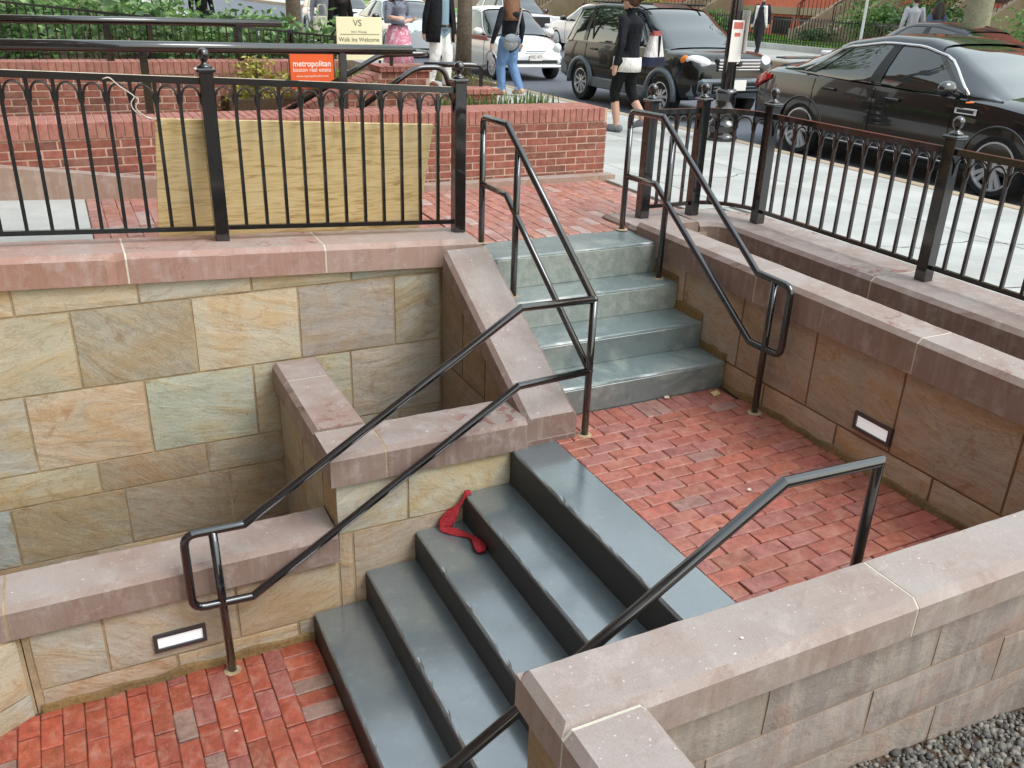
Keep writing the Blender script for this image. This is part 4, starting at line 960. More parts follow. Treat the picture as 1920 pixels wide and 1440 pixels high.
for i in range(16000):
    x = 22.3+4.2*rnd.random()**1.5; y = rnd.uniform(17,38); a = rnd.uniform(0,6.28); h = rnd.uniform(.05,.11); s = .022
    m.add([(x-s*math.cos(a),y-s*math.sin(a),.9),(x+s*math.cos(a),y+s*math.sin(a),.9),(x+rnd.uniform(-.03,.03),y+rnd.uniform(-.03,.03),.9+h)], [(0,1,2)])
obj('lawn_grass', m, GRASS, kind='stuff', label='short bright green lawn behind the far railings', cat='grass')
# ---- far railings
ff = thing('garden_railing', 'low black iron railing along the lawn across the street', 'fence')
PKF = M().box(-.012,.012,-.012,.012,0,.86).mesh('picket'); PKF.materials.append(IRON)
for k in range(150):
    y = 17.0+k*.13; obj('picket', PKF, None, ff, loc=(22.12,y,.9))
obj('top_rail', M().box(22.10,22.14,16.9,36.6,1.66,1.70), IRON, ff); obj('bottom_rail', M().box(22.10,22.14,16.9,36.6,1.0,1.03), IRON, ff)
# ---- row houses across the street
def row_house(label, y0, y1, stoop, brickcol, k):
    t = thing('row_house', label, 'house', loc=(28,y0,0)); W = y1-y0
    b = NT('house_brick_%d' % k); n = b.noise(b.coord(False), 5, 3, .6); b.col(b.ramp(n, [(.3,tuple(q*.88 for q in brickcol)),(.7,tuple(q*1.1 for q in brickcol))])); b.set(rough=.9)
    bt = b.node('ShaderNodeTexBrick'); 
    obj('wall', M().box(0,6,.02,W-.02,2.0,13), b.m, t)
    obj('water_table', M().box(-.08,6,.02,W-.02,1.72,2.0), MAT['stoop_stone'], t)
    obj('basement', M().box(.05,6,.02,W-.02,.6,1.72), b.m, t)
    dk = flat('window_dark', (.02,.022,.025), .12, spec=.8); fr = flat('window_frame', lin(90,70,56), .6)
    for j in range(3):
        yy = .5+j*(W-1.6)/2
        if abs(yy-stoop) > 1.1:
            w_ = obj('basement_window', M().box(.0,.06,yy,yy+1.0,.95,1.62), dk, t); obj('frame', M().box(-.02,.03,yy+.47,yy+.53,.95,1.62), fr, w_)
        for f in range(3):
            z = 3.0+f*3.1
            w_ = obj('window', M().box(-.03,.06,yy,yy+1.05,z,z+1.9), dk, t); obj('frame', M().box(-.05,.0,yy-.07,yy,z,z+1.9).box(-.05,.0,yy+1.05,yy+1.12,z,z+1.9).box(-.05,.0,yy,yy+1.05,z+.92,z+.98), fr, w_)
            obj('lintel', M().box(-.07,.06,yy-.12,yy+1.17,z+1.9,z+2.15), MAT['stoop_stone'], t); obj('sill', M().box(-.09,.06,yy-.1,yy+1.15,z-.13,z), MAT['stoop_stone'], t)
    obj('cornice', M().box(-.35,6,0,W,13,13.5), MAT['stoop_stone'], t)
    s = stoop
    for i in range(8): obj('step', M().bbox(-3.0+.36*i,0,s-.8,s+.8,.6,1.05+.17*i,.015), MAT['stoop_stone'], t)
    for q in (-1.0,.8):
        p = [(-3.3,.6),(0,.6),(0,2.65),(-.4,2.65),(-3.0,1.32),(-3.3,1.32)]
        obj('stoop_wall', M().prism(p, 'y', s+q, s+q+.2), MAT['stoop_stone'], t)
        rl = obj('stoop_rail', M().tube([(-3.1,s+q+.1,1.3),(-3.1,s+q+.1,2.15),(-.3,s+q+.1,3.5),(-.3,s+q+.1,2.6)], .02, 6), IRON, t)
        bm = M()
        for i in range(14):
            x = -3.0+i*.2; bm.box(x-.009,x+.009,s+q+.09,s+q+.11,1.3+.0+max(0,(x+3)*.5),2.15+(x+3.1)*.48)
        obj('baluster', bm, IRON, rl)
    obj('door', M().box(-.02,.06,s-.55,s+.55,2.4,4.7), flat('door_dark', lin(60,40,30), .5), t)
    return t
row_house('orange-red brick row house behind the lamp post with its stoop toward the lawn', 30.2, 37.4, 4.8, lin(208,116,92), 0)
row_house('red brick row house with a wide stone stoop behind the black sedan', 22.9, 30.1, 3.2, lin(200,108,86), 1)
row_house('red brick row house half hidden by shrubs at the right edge', 15.6, 22.8, 5.4, lin(188,104,86), 2)
row_house('red brick row house beyond the parked sport utility vehicle', 37.5, 44.7, 4.0, lin(196,112,90), 3)
row_house('farthest red brick row house up the street', 44.8, 52, 4.0, lin(190,106,84), 4)
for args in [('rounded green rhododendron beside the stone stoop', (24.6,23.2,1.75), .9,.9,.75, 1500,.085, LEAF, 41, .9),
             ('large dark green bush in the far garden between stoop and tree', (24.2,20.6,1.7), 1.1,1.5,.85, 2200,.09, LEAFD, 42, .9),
             ('broad green bush in the far garden at the right edge', (23.4,15.6,1.5), 1.0,1.7,.75, 2400,.09, LEAF, 43, .9),
             ('small low bush in front of the stoop', (24.8,25.6,1.15), .5,.9,.25, 700,.07, LEAFD, 44, .9),
             ('green bush beside the lamp post in the far garden', (24.5,30.2,1.35), .9,1.3,.5, 1300,.085, LEAF, 45, .9),
             ('bright green bush beyond the parked sport utility vehicle', (24.0,35.5,1.6), .9,1.5,.8, 1500,.09, LEAFY, 46, .9),
             ('low bright hedge along the far sidewalk at the right edge', (22.8,13.2,1.2), .45,2.2,.4, 1800,.07, LEAF, 47, .9)]: shrub(*args)
# ---- trees
def tree(label, loc, r, h, crown, n, mat, bark, seed, lean=(0,0), leaf=.11):
    t = thing('street_tree', label, 'tree', loc=loc); rnd = random.Random(seed); tm = M()
    pts = [(0,0,-.1),(lean[0]*.3,lean[1]*.3,h*.35),(lean[0]*.7,lean[1]*.7,h*.7),(lean[0],lean[1],h)]
    tm.tube(pts, r, 14, radii=[r*1.18,r*.98,r*.9,r*.75], sharp=False); tm.v = [(x+.012*noise.noise(Vector((x*9,y*9,z*2))), y+.012*noise.noise(Vector((y*9,x*9,z*2+5))), z) for x,y,z in tm.v]
    obj('trunk', tm, MAT[bark], t, smooth=True); lm = M(); ends = []
    for k in range(9):
        a = k*2.4+rnd.uniform(-.4,.4); L = crown*rnd.uniform(.6,1.0); e = Vector((lean[0]+math.cos(a)*L, lean[1]+math.sin(a)*L, h+rnd.uniform(.5,1.1)*crown)); b = Vector((lean[0],lean[1],h*rnd.uniform(.82,.98)))
        lm.tube([b, b.lerp(e,.5)+Vector((0,0,.2)), e], .05, 7, radii=[r*.45,r*.28,r*.08], sharp=False); ends += [b.lerp(e,.55), e, b.lerp(e,.8)+Vector((rnd.uniform(-.5,.5),rnd.uniform(-.5,.5),.4))]
    obj('limb', lm, MAT[bark], t, smooth=True); cm = M()
    leaves(cm, n, lambda q: tuple(q.choice(ends)+Vector((q.gauss(0,crown*.24),q.gauss(0,crown*.24),q.gauss(0,crown*.17)))), leaf, rnd); obj('crown', cm, mat, t); return t
tree('slim grey street tree trunk beside the white car', (6.83,15.9,GZ), .135, 3.6, 2.4, 5200, LEAF, 'bark', 51, (.12,.1))
tree('dark street tree trunk behind the hedge at the upper left', (5.2,22.0,GZ), .17, 3.4, 2.3, 3600, LEAF, 'bark', 52)
tree('thick pale tree trunk on the far sidewalk behind the black sedan', (19.6,15.3,.73), .30, 4.2, 2.8, 4500, LEAF, 'pale_bark', 53, (.1,.0))
# ---- the building the photographer stands in front of (lights and reflects in the cars)
fc = thing('brick_building', 'tall red brick building with stone lintels behind the photographer', 'building', loc=(-3.0,-14,0))
obj('wall', M().box(-4,0,0,34,.4,11.5), MAT['facade_brick'], fc)
obj('base', M().box(-4,.08,0,34,.3,1.2), MAT['stoop_stone'], fc)
gl = flat('facade_glass', (.03,.035,.04), .05, spec=.8)
for f in range(3):
    for k in range(11):
        y = 1+k*3.0; z = 2.0+f*3.1
        w_ = obj('window', M().box(-.1,.012,y,y+1.15,z,z+1.9), gl, fc); obj('lintel', M().box(-.1,.06,y-.15,y+1.3,z+1.9,z+2.2), MAT['stoop_stone'], fc); obj('sill', M().box(-.1,.1,y-.1,y+1.25,z-.14,z), MAT['stoop_stone'], fc)
obj('cornice', M().box(-4,.4,0,34,11.5,12), MAT['stoop_stone'], fc)
# ---- lamp post with parking plates
lp = thing('lamp_post', 'black cast iron lamp post with fluted base at the kerb', 'lamp post', loc=(7.0,8.55,GZ))
obj('base', M().lathe([(.185,0),(.185,.05),(.17,.06),(.165,.13),(.185,.15),(.18,.19),(.14,.22),(.125,.25),(.17,.30),(.165,.33),(.115,.36),(.11,.5),(.125,.52),(.12,.56),(.085,.58)], 0, 0, 20), IRON, lp, smooth=True)
fl = M(); n = 24; prof = [(.078,.56),(.07,1.6),(.058,3.6)]
for r_, z in prof: fl.v += [(r_*(1-.1*(k%2))*math.cos(2*math.pi*k/n), r_*(1-.1*(k%2))*math.sin(2*math.pi*k/n), z) for k in range(n)]
for i in range(2):
    for k in range(n): fl.f.append((i*n+k,i*n+(k+1)%n,(i+1)*n+(k+1)%n,(i+1)*n+k)); fl.mi.append(0)
obj('shaft', fl, IRON, lp)
obj('lantern', M().lathe([(.06,3.6),(.12,3.66),(.1,3.72),(.19,4.1),(.17,4.16),(.06,4.36),(.02,4.5)], 0, 0, 12), flat('lantern_glass', lin(220,220,210), .3), lp)
def plate(label, ang, z0, z1, off, w):
    t = thing('parking_sign', label, 'sign', 'plates strapped to the lamp post', loc=(7.0,8.55,0), rot=(0,0,ang))
    obj('panel', M().bbox(-w/2,w/2,-off-.004,-off,z0,z1,.002), flat('white_plate', lin(236,232,226), .5), t)
    obj('red_band', M().box(-w/2+.02,w/2-.02,-off-.006,-off-.004,z1-.09,z1-.02), flat('red_print', lin(198,104,92), .5), t)
    obj('red_mark', M().box(-.035,.035,-off-.006,-off-.004,z1-.17,z1-.13), MAT['red_print'], t)
    obj('strap', M().box(-.05,.05,-off,-off+.03,(z0+z1)/2-.02,(z0+z1)/2+.02), IRON, t)
plate('white parking plate with red heading on the lamp post, nearer one', R(-12), 1.62, 2.06, .085, .15)
plate('plain white plate on the far side of the lamp post', R(74), 1.72, 2.16, .10, .30)
tg = thing('sign_pole', 'thin white sign pole on the far sidewalk above the sedan roof', 'pole', loc=(18.4,17.55,.73))
obj('pole', M().tube([(0,0,0),(0,0,2.6)], .035, 8), flat('white_pole', lin(214,216,216), .5), tg); obj('plate', M().box(-.012,0,-.15,.15,2.1,2.6), MAT['white_plate'], tg)
# ================================================================== vehicles
TYRE = flat('tyre', (.012,.012,.013), .85); ALLOY = flat('alloy', lin(196,197,200), .25, metal=.25, coat=1.); CHROME = flat('chrome', lin(225,225,230), .12, metal=1.); GLASSC = flat('car_glass', (.010,.014,.013), .03, ior=1.75, coat=1., coatr=.02); DARKP = flat('dark_plastic', (.016,.017,.018), .5); GREYP2 = flat('grey_bumper', lin(88,98,106), .4, coat=.5)
LAMP = flat('lamp_lens', lin(225,226,228), .08, spec=.9); RED = flat('red_lens', lin(170,24,26), .15); AMBER = flat('amber_lens', lin(230,120,30), .2); BLACKH = flat('black_hole', (.004,.004,.004), .9)
def paint(name, c, metal=0, coat=1.): return flat(name, c, .22, coat=coat, coatr=.03, metal=metal, spec=.5 if coat == 1. else .25)
def interp(tab, y):
    if y <= tab[0][0]: return tab[0][1:]
    for a, b in zip(tab[:-1], tab[1:]):
        if y <= b[0]:
            t = (y-a[0])/(b[0]-a[0]); t = t*t*(3-2*t)*.35+t*.65; return tuple(p+(q-p)*t for p,q in zip(a[1:],b[1:]))
    return tab[-1][1:]
def wheel(parent, x, y, r, w, spokes, side, rimr):
    prof = [(rimr*.98,-w*.46),(r*.9,-w*.5),(r*.985,-w*.38),(r,-w*.15),(r,w*.15),(r*.985,w*.38),(r*.9,w*.5),(rimr*.98,w*.46)]
    m = M().lathe(prof, 0, 0, 28, caps=False); m.rot(R(90)*side, 'Y'); m.move((x,y,r)); tw = obj('wheel', m, TYRE, parent, smooth=False)
    rm = M(); rm.lathe([(rimr,w*.30),(rimr,w*.47),(rimr*.93,w*.48),(rimr*.9,w*.30)], 0, 0, 28, caps=False)
    for k in range(spokes*(2 if spokes < 7 else 1)):
        a = 2*math.pi*(k//2)/spokes+(.17 if k % 2 else -.17) if spokes < 7 else 2*math.pi*k/spokes; wd = rimr*(.085 if spokes < 7 else .10)
        q = M().add([(-wd*.7,rimr*.12,w*.42),(wd*.7,rimr*.12,w*.42),(wd*1.15,rimr*.94,w*.40),(-wd*1.15,rimr*.94,w*.40),(-wd*.7,rimr*.12,w*.26),(wd*.7,rimr*.12,w*.26),(wd*1.15,rimr*.94,w*.26),(-wd*1.15,rimr*.94,w*.26)], [(0,1,2,3),(7,6,5,4),(0,4,5,1),(1,5,6,2),(2,6,7,3),(3,7,4,0)]); q.rot(a,'Z'); rm.add(q.v, q.f)
    rm.lathe([(rimr*.2,w*.2),(rimr*.2,w*.43),(rimr*.12,w*.46),(.005,w*.46)], 0, 0, 14)
    rm.rot(R(90)*side,'Y'); rm.move((x,y,r)); obj('rim', rm, ALLOY, tw)
    dk = M().lathe([(rimr*.97,w*.05),(rimr*.97,w*.12),(.01,w*.14)], 0, 0, 20); dk.rot(R(90)*side,'Y'); dk.move((x,y,r)); obj('brake_disc', dk, DARKP, tw)
def car(name, label, cat, loc, S, pm, group=None, rotz=math.pi):
    """local frame: +Y forward, z from the road"""
    t = thing(name, label, cat, group, loc=loc, rot=(0,0,rotz)); t.scale = (.96,.96,.96)
    B = S['body']; y0, y1 = B[0][0], B[-1][0]; ys = sorted(set([y0,y0+.04,y0+.12,y1-.12,y1-.04,y1]+[y0+(y1-y0)*k/26 for k in range(27)]))
    rings = []
    for y in ys:
        zb, zs, zc, hw = interp(B, y); h = zs-zb
        half = [(0,zb),(hw*.8,zb),(hw*.95,zb+.06*h),(hw*.985,zb+.25*h),(hw,zb+.5*h),(hw*.99,zb+.78*h),(hw*.955,zs-.02),(hw*.90,zs+.01),(hw*.72,zs+(zc-zs)*.62),(hw*.4,zs+(zc-zs)*.92),(0,zc)]
        rings.append([(x,y,z) for x,z in half]+[(-x,y,z) for x,z in half[-2:0:-1]])
    n = len(rings[0]); m = M(); vs_ = [p for r_ in rings for p in r_]; fs = [(i*n+k,(i+1)*n+k,(i+1)*n+(k+1)%n,i*n+(k+1)%n) for i in range(len(rings)-1) for k in range(n)]
    fs.append(tuple(range(n))); q = (len(rings)-1)*n; fs.append(tuple(range(q+n-1,q-1,-1))); m.add(vs_, fs)
    bo = obj('body', m, pm, t, smooth=True); R_ = S['wr']; hw = S['hw']; cut = M()
    for y in S['axles']:
        for s in (-1,1):
            c = M().lathe([(R_*1.16,-.2),(R_*1.16,.2)], 0, 0, 32); c.rot(R(90),'Y'); c.move((s*(hw-.08),y,R_*1.02)); cut.add(c.v, c.f)
    co = obj('cut', cut, None); bm = bo.modifiers.new('b','BOOLEAN'); bm.object = co; bm.operation = 'DIFFERENCE'; bm.solver = 'EXACT'
    bpy.context.view_layer.update(); dg = bpy.context.evaluated_depsgraph_get(); me = bpy.data.meshes.new_from_object(bo.evaluated_get(dg)); bo.modifiers.clear(); bo.data = me; bpy.data.objects.remove(co)
    for p in me.polygons: p.use_smooth = True
    try: me.set_sharp_from_angle(angle=R(32))
    except Exception: pass
    obj('wheel_housing', M().box(-hw+.12,hw-.12,S['axles'][0]-R_*1.2,S['axles'][0]+R_*1.2,.2,R_*2.1).box(-hw+.12,hw-.12,S['axles'][1]-R_*1.2,S['axles'][1]+R_*1.2,.2,R_*2.1), BLACKH, t) if False else None
    for y in S['axles']:
        for s in (-1,1):
            wheel(t, s*(hw-.115), y, R_, S.get('ww',.22), S['spokes'], s, R_*S.get('rim',.68))
            a = M().tube([(s*(hw-.004),y+R_*1.17*math.cos(R(k*15-8)),R_*1.02+R_*1.17*math.sin(R(k*15-8))) for k in range(14)], S.get('arch',.014), 6, sharp=False); obj('wheel_arch', a, S.get('archmat', pm), t, smooth=True)
    # greenhouse: dark glass shell, painted roof and pillars
    G = S['house']; gy = [G[0][0]+(G[-1][0]-G[0][0])*k/30 for k in range(31)]; rings = []
    def side(y, f):      # point on the side glass, f 0..1 belt..roof rail
        zb, zr, wb, wr_ = interp(G, y); z = zb+(zr-.05-zb)*f; return wb+(wr_-wb)*(f**1.25), z
    for y in gy:
        zb, zr, wb, wr_ = interp(G, y)
        half = [(wb,zb-.03)]+[side(y, f) for f in (0.02,.35,.7,.95)]+[(wr_*.96,max(zr-.03,zb)),(wr_*.8,max(zr-.012,zb)),(wr_*.45,zr),(0,zr+.004)]
        rings.append([(x,y,z) for x,z in half]+[(-x,y,z) for x,z in half[-2::-1]])
    n = len(rings[0]); m = M(); m.add([p for r_ in rings for p in r_], [(i*n+k,(i+1)*n+k,(i+1)*n+k+1,i*n+k+1) for i in range(30) for k in range(n-1)]); gh = obj('windows', m, GLASSC, t, smooth=True)
    a, b = S['roof']; m = M(); idx = [i for i, y in enumerate(gy) if a <= y <= b]; rr = []
    for i in idx:
        y = gy[i]; zb, zr, wb, wr_ = interp(G, y); fx = [side(y,.93), side(y,1.0)]
        half = [(x+.008,z+.004) for x,z in fx]+[(wr_*.965,zr-.018),(wr_*.8,zr+.006),(wr_*.45,zr+.016),(0,zr+.02)]
        rr.append([(x,y,z) for x,z in half]+[(-x,y,z) for x,z in half[-2::-1]])
    n = len(rr[0]); m.add([p for r_ in rr for p in r_], [(i*n+k,(i+1)*n+k,(i+1)*n+k+1,i*n+k+1) for i in range(len(rr)-1) for k in range(n-1)]); obj('roof', m, pm, t, smooth=True)
    for (ya, yb, w0, w1, mt) in S['pillars']:       # belt y, roof y, widths
        for s in (-1,1):
            m = M(); vs_ = []
            for k in range(9):
                f = k/8; yy = ya+(yb-ya)*f; w = (w0+(w1-w0)*f)/2
                for e in (-w, w):
                    x, z = side(yy+e, f); vs_.append((s*(x+.010), yy+e, z))
            fs = [(2*k,2*k+1,2*k+3,2*k+2) for k in range(8)]; m.add(vs_, fs if s > 0 else [tuple(reversed(f)) for f in fs]); obj('pillar', m, pm if mt else DARKP, t, smooth=True)
    if S.get('trim'):
        ya, yb = S['trim']
        for s in (-1,1):
            pts = []
            for k in range(25):
                y = ya+(yb-ya)*k/24; x, z = side(y, .90 if S.get('trimtop',1) else .9); 
                u_ = min(1, min(k, 24-k)/5.); u_ = math.sin(u_*math.pi/2)**.8
                x, z = side(y, .04+.88*u_); pts.append((s*(x+.014), y, z))
            obj('window_trim', M().tube(pts, .016, 6, sharp=False), CHROME, t, smooth=True)
    for y in S.get('seams', []):
        for s in (-1,1):
            pts = []
            for k in range(7):
                zb, zs, zc, hw_ = interp(B, y); f = .1+.85*k/6; h = zs-zb; xx = hw_*(.985+.015*math.sin(f*3.1)) if f < .8 else hw_*(.99-.035*(f-.8)/.2); pts.append((s*(xx+.001), y, zb+h*f))
            obj('door_seam', M().tube(pts, .004, 4, sharp=False), BLACKH, t)
    for y in S.get('handles', []):
        for s in (-1,1):
            zb, zs, zc, hw_ = interp(B, y); obj('door_handle', M().bbox(-.012,.02,-.1,.1,-.016,.016,.008).move((s*(hw_*.995),y,zb+(zs-zb)*.83)), S.get('hmat', CHROME), t)
    my, mz = S['mirror']
    for s in (-1,1):
        mm = M().ball((s*(hw+.10),my,mz), .125,.075,.085,16,10); mm.v = [(x, max(y, my-.045), z) for x,y,z in mm.v]; o = obj('mirror', mm, S.get('mmat', pm), t, smooth=True); obj('mirror_arm', M().tube([(s*(hw-.08),my+.02,mz-.07),(s*(hw+.06),my,mz-.03)], .025, 8), DARKP, o)
    S['extra'](t, pm) if 'extra' in S else None
    return t
def box_at(t, name, mat, x0,x1,y0,y1,z0,z1,b=.01,rotz=0):
    c = ((x0+x1)/2,(y0+y1)/2,(z0+z1)/2); m = M().bbox(x0,x1,y0,y1,z0,z1,b)
    if rotz: m.rot(rotz,'Z',c)
    return obj(name, m, mat, t, smooth=False)
def wrap_lamp(t, name, mat, s, body, cols, front=(), off=.012):
    """lens patch hugging the body side from (y, f_low, f_high) columns, then optional front columns (x, z_low, z_high)"""
    vs_ = []; K = 5
    for y, a, b in cols:
        zb, zs, zc, hw = interp(body, y); h = zs-zb
        for k in range(K):
            f = a+(b-a)*k/(K-1); x = hw*(1 if f < .6 else .99 if f < .78 else .99-.035*(f-.78)/.2)+off; vs_.append((s*x, y, zb+h*f))
    yf = cols[-1][0]+.016*(1 if cols[-1][0] > 0 else -1)
    for x, z0, z1 in front:
        for k in range(K): vs_.append((s*x, yf, z0+(z1-z0)*k/(K-1)))
    n = len(cols)+len(front); fs = [(i*K+k,(i+1)*K+k,(i+1)*K+k+1,i*K+k+1) for i in range(n-1) for k in range(K-1)]
    o = obj(name, M().add(vs_, fs), mat, t, smooth=True); so = o.modifiers.new('s','SOLIDIFY'); so.thickness = .02; so.offset = 0; return o
# black sedan
def sedan_extra(t, pm):
    for s in (-1,1):
        wrap_lamp(t, 'tail_light', RED, s, SED['body'], [(-2.10,.86,.93),(-2.22,.80,.95),(-2.34,.76,.955),(-2.44,.74,.95),(-2.50,.74,.90)])
        box_at(t, 'side_vent', CHROME, s*.945,s*.962,.85,1.12,.80,.865,.004); box_at(t, 'side_vent', DARKP, s*.95,s*.964,.88,1.09,.815,.85,.003)
        box_at(t, 'headlight', LAMP, s*.55,s*.9,2.25,2.42,.68,.80,.03); box_at(t, 'sill_trim', CHROME, s*.925,s*.94,-1.0,1.0,.275,.29,.003)
        box_at(t, 'mirror_signal', AMBER, s*1.0,s*1.12,1.085,1.10,.93,.945,.003)
    box_at(t, 'grille', DARKP, -.5,.5,2.36,2.44,.5,.74,.02)
    m = M().tube([(-.6,1.12,1.055),(.1,1.2,1.065)], .008, 5); obj('wiper', m, DARKP, t)
    box_at(t, 'spoiler', pm, -.6,.6,-2.42,-2.22,1.115,1.135,.008)
SED = dict(body=[(-2.52,.30,.78,.98,.70),(-2.44,.24,.92,1.05,.86),(-2.2,.22,.99,1.10,.93),(-1.4,.21,1.0,1.10,.955),(-.4,.20,.985,1.06,.96),(.6,.20,.965,1.04,.96),(1.2,.20,.945,1.02,.955),(1.8,.21,.88,.97,.94),(2.25,.22,.76,.86,.88),(2.45,.28,.64,.74,.72)],
    house=[(-1.98,1.03,1.06,.80,.70),(-1.55,1.03,1.24,.86,.64),(-1.05,1.02,1.43,.90,.63),(-.45,1.01,1.515,.915,.635),(.05,1.0,1.51,.915,.64),(.45,.99,1.42,.905,.66),(.85,.985,1.22,.885,.70),(1.30,.97,1.0,.84,.78)],
    roof=(-1.25,.32), pillars=[(-1.6,-1.0,.50,.20,1),(-.33,-.28,.17,.11,0),(1.02,.26,.10,.10,1)], axles=(1.44,-1.42), wr=.335, hw=.955, spokes=5, ww=.24, rim=.75, trim=(-1.52,.93), seams=(-1.28,-.3,.82), handles=(-1.0,.0), mirror=(.78,1.04), extra=sedan_extra, hmat=flat('black_gloss',(.01,.01,.012),.1,coat=1.), mmat=MATS['black_gloss'])
BLACKP = paint('black_paint', (.004,.0045,.006))
car('parked_sedan', 'black sedan parked at the kerb on the right behind the curved iron fence', 'car', (9.17,7.27,ST), SED, BLACKP)
# dark compact SUV
def suv_extra(t, pm):
    for s in (-1,1):
        q = M().ball((0,0,0), .215,.10,.10,20,12); q.rot(R(-10)*s,'Y'); q.rot(R(-36)*s,'Z'); q.move((s*.65,1.955,.91)); hl = obj('headlight', q, LAMP, t, smooth=True)
        q = M().ball((0,0,0), .085,.05,.075,14,10); q.rot(R(-62)*s,'Z'); q.move((s*.80,1.80,.93)); obj('turn_signal', q, AMBER, t, smooth=True)
        for dx, dz in ((.60,.92),(.735,.935)): obj('reflector', M().ball((s*(dx-.02),2.035-.75*max(0,dx-.6),dz-.01), .045,.035,.045,12,8), CHROME, hl, smooth=True)
        box_at(t, 'fog_recess', BLACKH, s*.62-.12,s*.62+.12,2.10,2.165,.48,.60,.03); box_at(t, 'cladding', GREYP2, s*.86,s*.9,-1.0,1.0,.28,.46,.02); box_at(t, 'roof_rail', DARKP, s*.55-.02,s*.55+.02,-1.5,.4,1.695,1.725,.01)
        box_at(t, 'window_bar', DARKP, s*.825,s*.845,-.98,-.94,1.08,1.5,.004)
    for k in range(4): box_at(t, 'grille_bar', CHROME, -.41,.41,2.10,2.165,.80+.047*k,.825+.047*k,.008)
    box_at(t, 'grille', DARKP, -.44,.44,2.05,2.13,.785,.99,.03); box_at(t, 'bumper', GREYP2, -.74,.74,1.98,2.16,.40,.70,.06); 
    for s in (-1,1): box_at(t, 'bumper_end', GREYP2, s*.66-.13,s*.66+.13,1.74,2.08,.36,.71,.06,R(-28)*s)
    box_at(t, 'air_intake', BLACKH, -.5,.5,2.15,2.18,.46,.62,.02)
    for k in range(2): box_at(t, 'intake_bar', GREYP2, -.48,.48,2.165,2.185,.50+.05*k,.515+.05*k,.004)
    box_at(t, 'plate', MATS['white_plate'], -.15,.15,2.18,2.19,.50,.66,.003); box_at(t, 'rear_bumper', GREYP2, -.86,.86,-2.12,-1.80,.40,.72,.05)
    box_at(t, 'hood_badge', DARKP, -.04,.04,2.16,2.172,.87,.92,.006); obj('wiper', M().tube([(-.5,1.16,1.075),(.15,1.22,1.07)], .009, 5), DARKP, t)
SUV = dict(body=[(-2.10,.45,.90,1.0,.78),(-2.02,.34,1.0,1.06,.86),(-1.5,.30,1.06,1.08,.885),(-.5,.28,1.06,1.08,.89),(.6,.28,1.05,1.08,.89),(1.15,.28,1.03,1.08,.885),(1.6,.30,1.02,1.075,.88),(1.92,.34,.97,1.05,.86),(2.06,.38,.88,.99,.80),(2.12,.42,.80,.92,.70)],
    house=[(-2.06,1.04,1.09,.80,.70),(-1.92,1.04,1.42,.83,.66),(-1.72,1.05,1.64,.845,.64),(-1.0,1.05,1.70,.85,.645),(-.1,1.05,1.70,.85,.65),(.35,1.05,1.63,.845,.655),(.8,1.05,1.37,.835,.69),(1.28,1.04,1.09,.82,.74)],
    roof=(-1.78,.33), pillars=[(-2.0,-1.74,.16,.12,1),(-1.22,-1.2,.12,.12,1),(-.12,-.1,.14,.12,0),(1.0,.24,.10,.10,1)], axles=(1.30,-1.28), wr=.34, hw=.89, spokes=9, rim=.66, seams=(-1.15,-.15,.85), handles=(-.85,.15), mirror=(.72,1.14), extra=suv_extra, archmat=GREYP2, arch=.05, hmat=flat('dark_handle',(.02,.02,.02),.3), mmat=MATS['black_gloss'])
car('parked_suv', 'dark compact sport utility vehicle parked behind the lamp post', 'car', (9.36,13.27,ST), SUV, paint('dark_green_paint', (.004,.005,.006), 0, .6))
# small white hatchback with red stripe
WHITEP = paint('white_paint', lin(232,232,234))
def hatch_extra(t, pm):
    for s in (-1,1):
        obj('headlight', M().ball((s*.60,1.60,.70), .10,.07,.10), LAMP, t, smooth=True); obj('fog_lamp', M().ball((s*.58,1.735,.42), .05,.03,.05), LAMP, t, smooth=True)
        box_at(t, 'stripe', flat('stripe_red', lin(150,52,40), .4), s*.80,s*.822,-1.0,.86,.80,.885,.003)
    box_at(t, 'intake', DARKP, -.66,.66,1.66,1.735,.36,.47,.03); box_at(t, 'bumper_lip', pm, -.7,.7,1.66,1.76,.29,.345,.02); box_at(t, 'hood_trim', DARKP, -.24,.24,1.70,1.735,.625,.64,.004)
    p = obj('plate', M().bbox(-.155,.155,1.735,1.745,.44,.59,.003), MATS['white_plate'], t)
    lt = text(t, 'VSC 477', .085, (0,1.747,.515), flat('plate_ink', lin(120,60,60), .6), rotz=math.pi, name='plate_lettering')
HAT = dict(body=[(-1.72,.36,.72,.9,.70),(-1.62,.28,.82,.95,.77),(-1.0,.24,.86,.94,.81),(0,.24,.88,.93,.815),(.7,.24,.88,.94,.81),(1.1,.25,.84,.93,.80),(1.45,.27,.72,.80,.76),(1.66,.30,.56,.64,.68),(1.72,.33,.48,.55,.6)],
    house=[(-1.68,.90,.94,.72,.62),(-1.35,.90,1.28,.76,.58),(-.9,.91,1.45,.775,.57),(-.2,.91,1.49,.78,.575),(.2,.91,1.43,.775,.59),(.6,.91,1.2,.765,.64),(.98,.90,.95,.74,.68)],
    roof=(-1.3,.22), pillars=[(-1.42,-1.1,.42,.30,1),(-.55,-.55,.09,.09,0),(.80,.12,.09,.09,1)], axles=(1.13,-1.17), wr=.285, hw=.815, spokes=12, ww=.19, rim=.7, seams=(-.58,.72), handles=(-.35,), mirror=(.62,.98), extra=hatch_extra, hmat=CHROME)
car('parked_hatchback', 'small white hatchback with a red side stripe parked beyond the jeans-wearing woman', 'car', (9.25,19.3,ST), HAT, WHITEP)
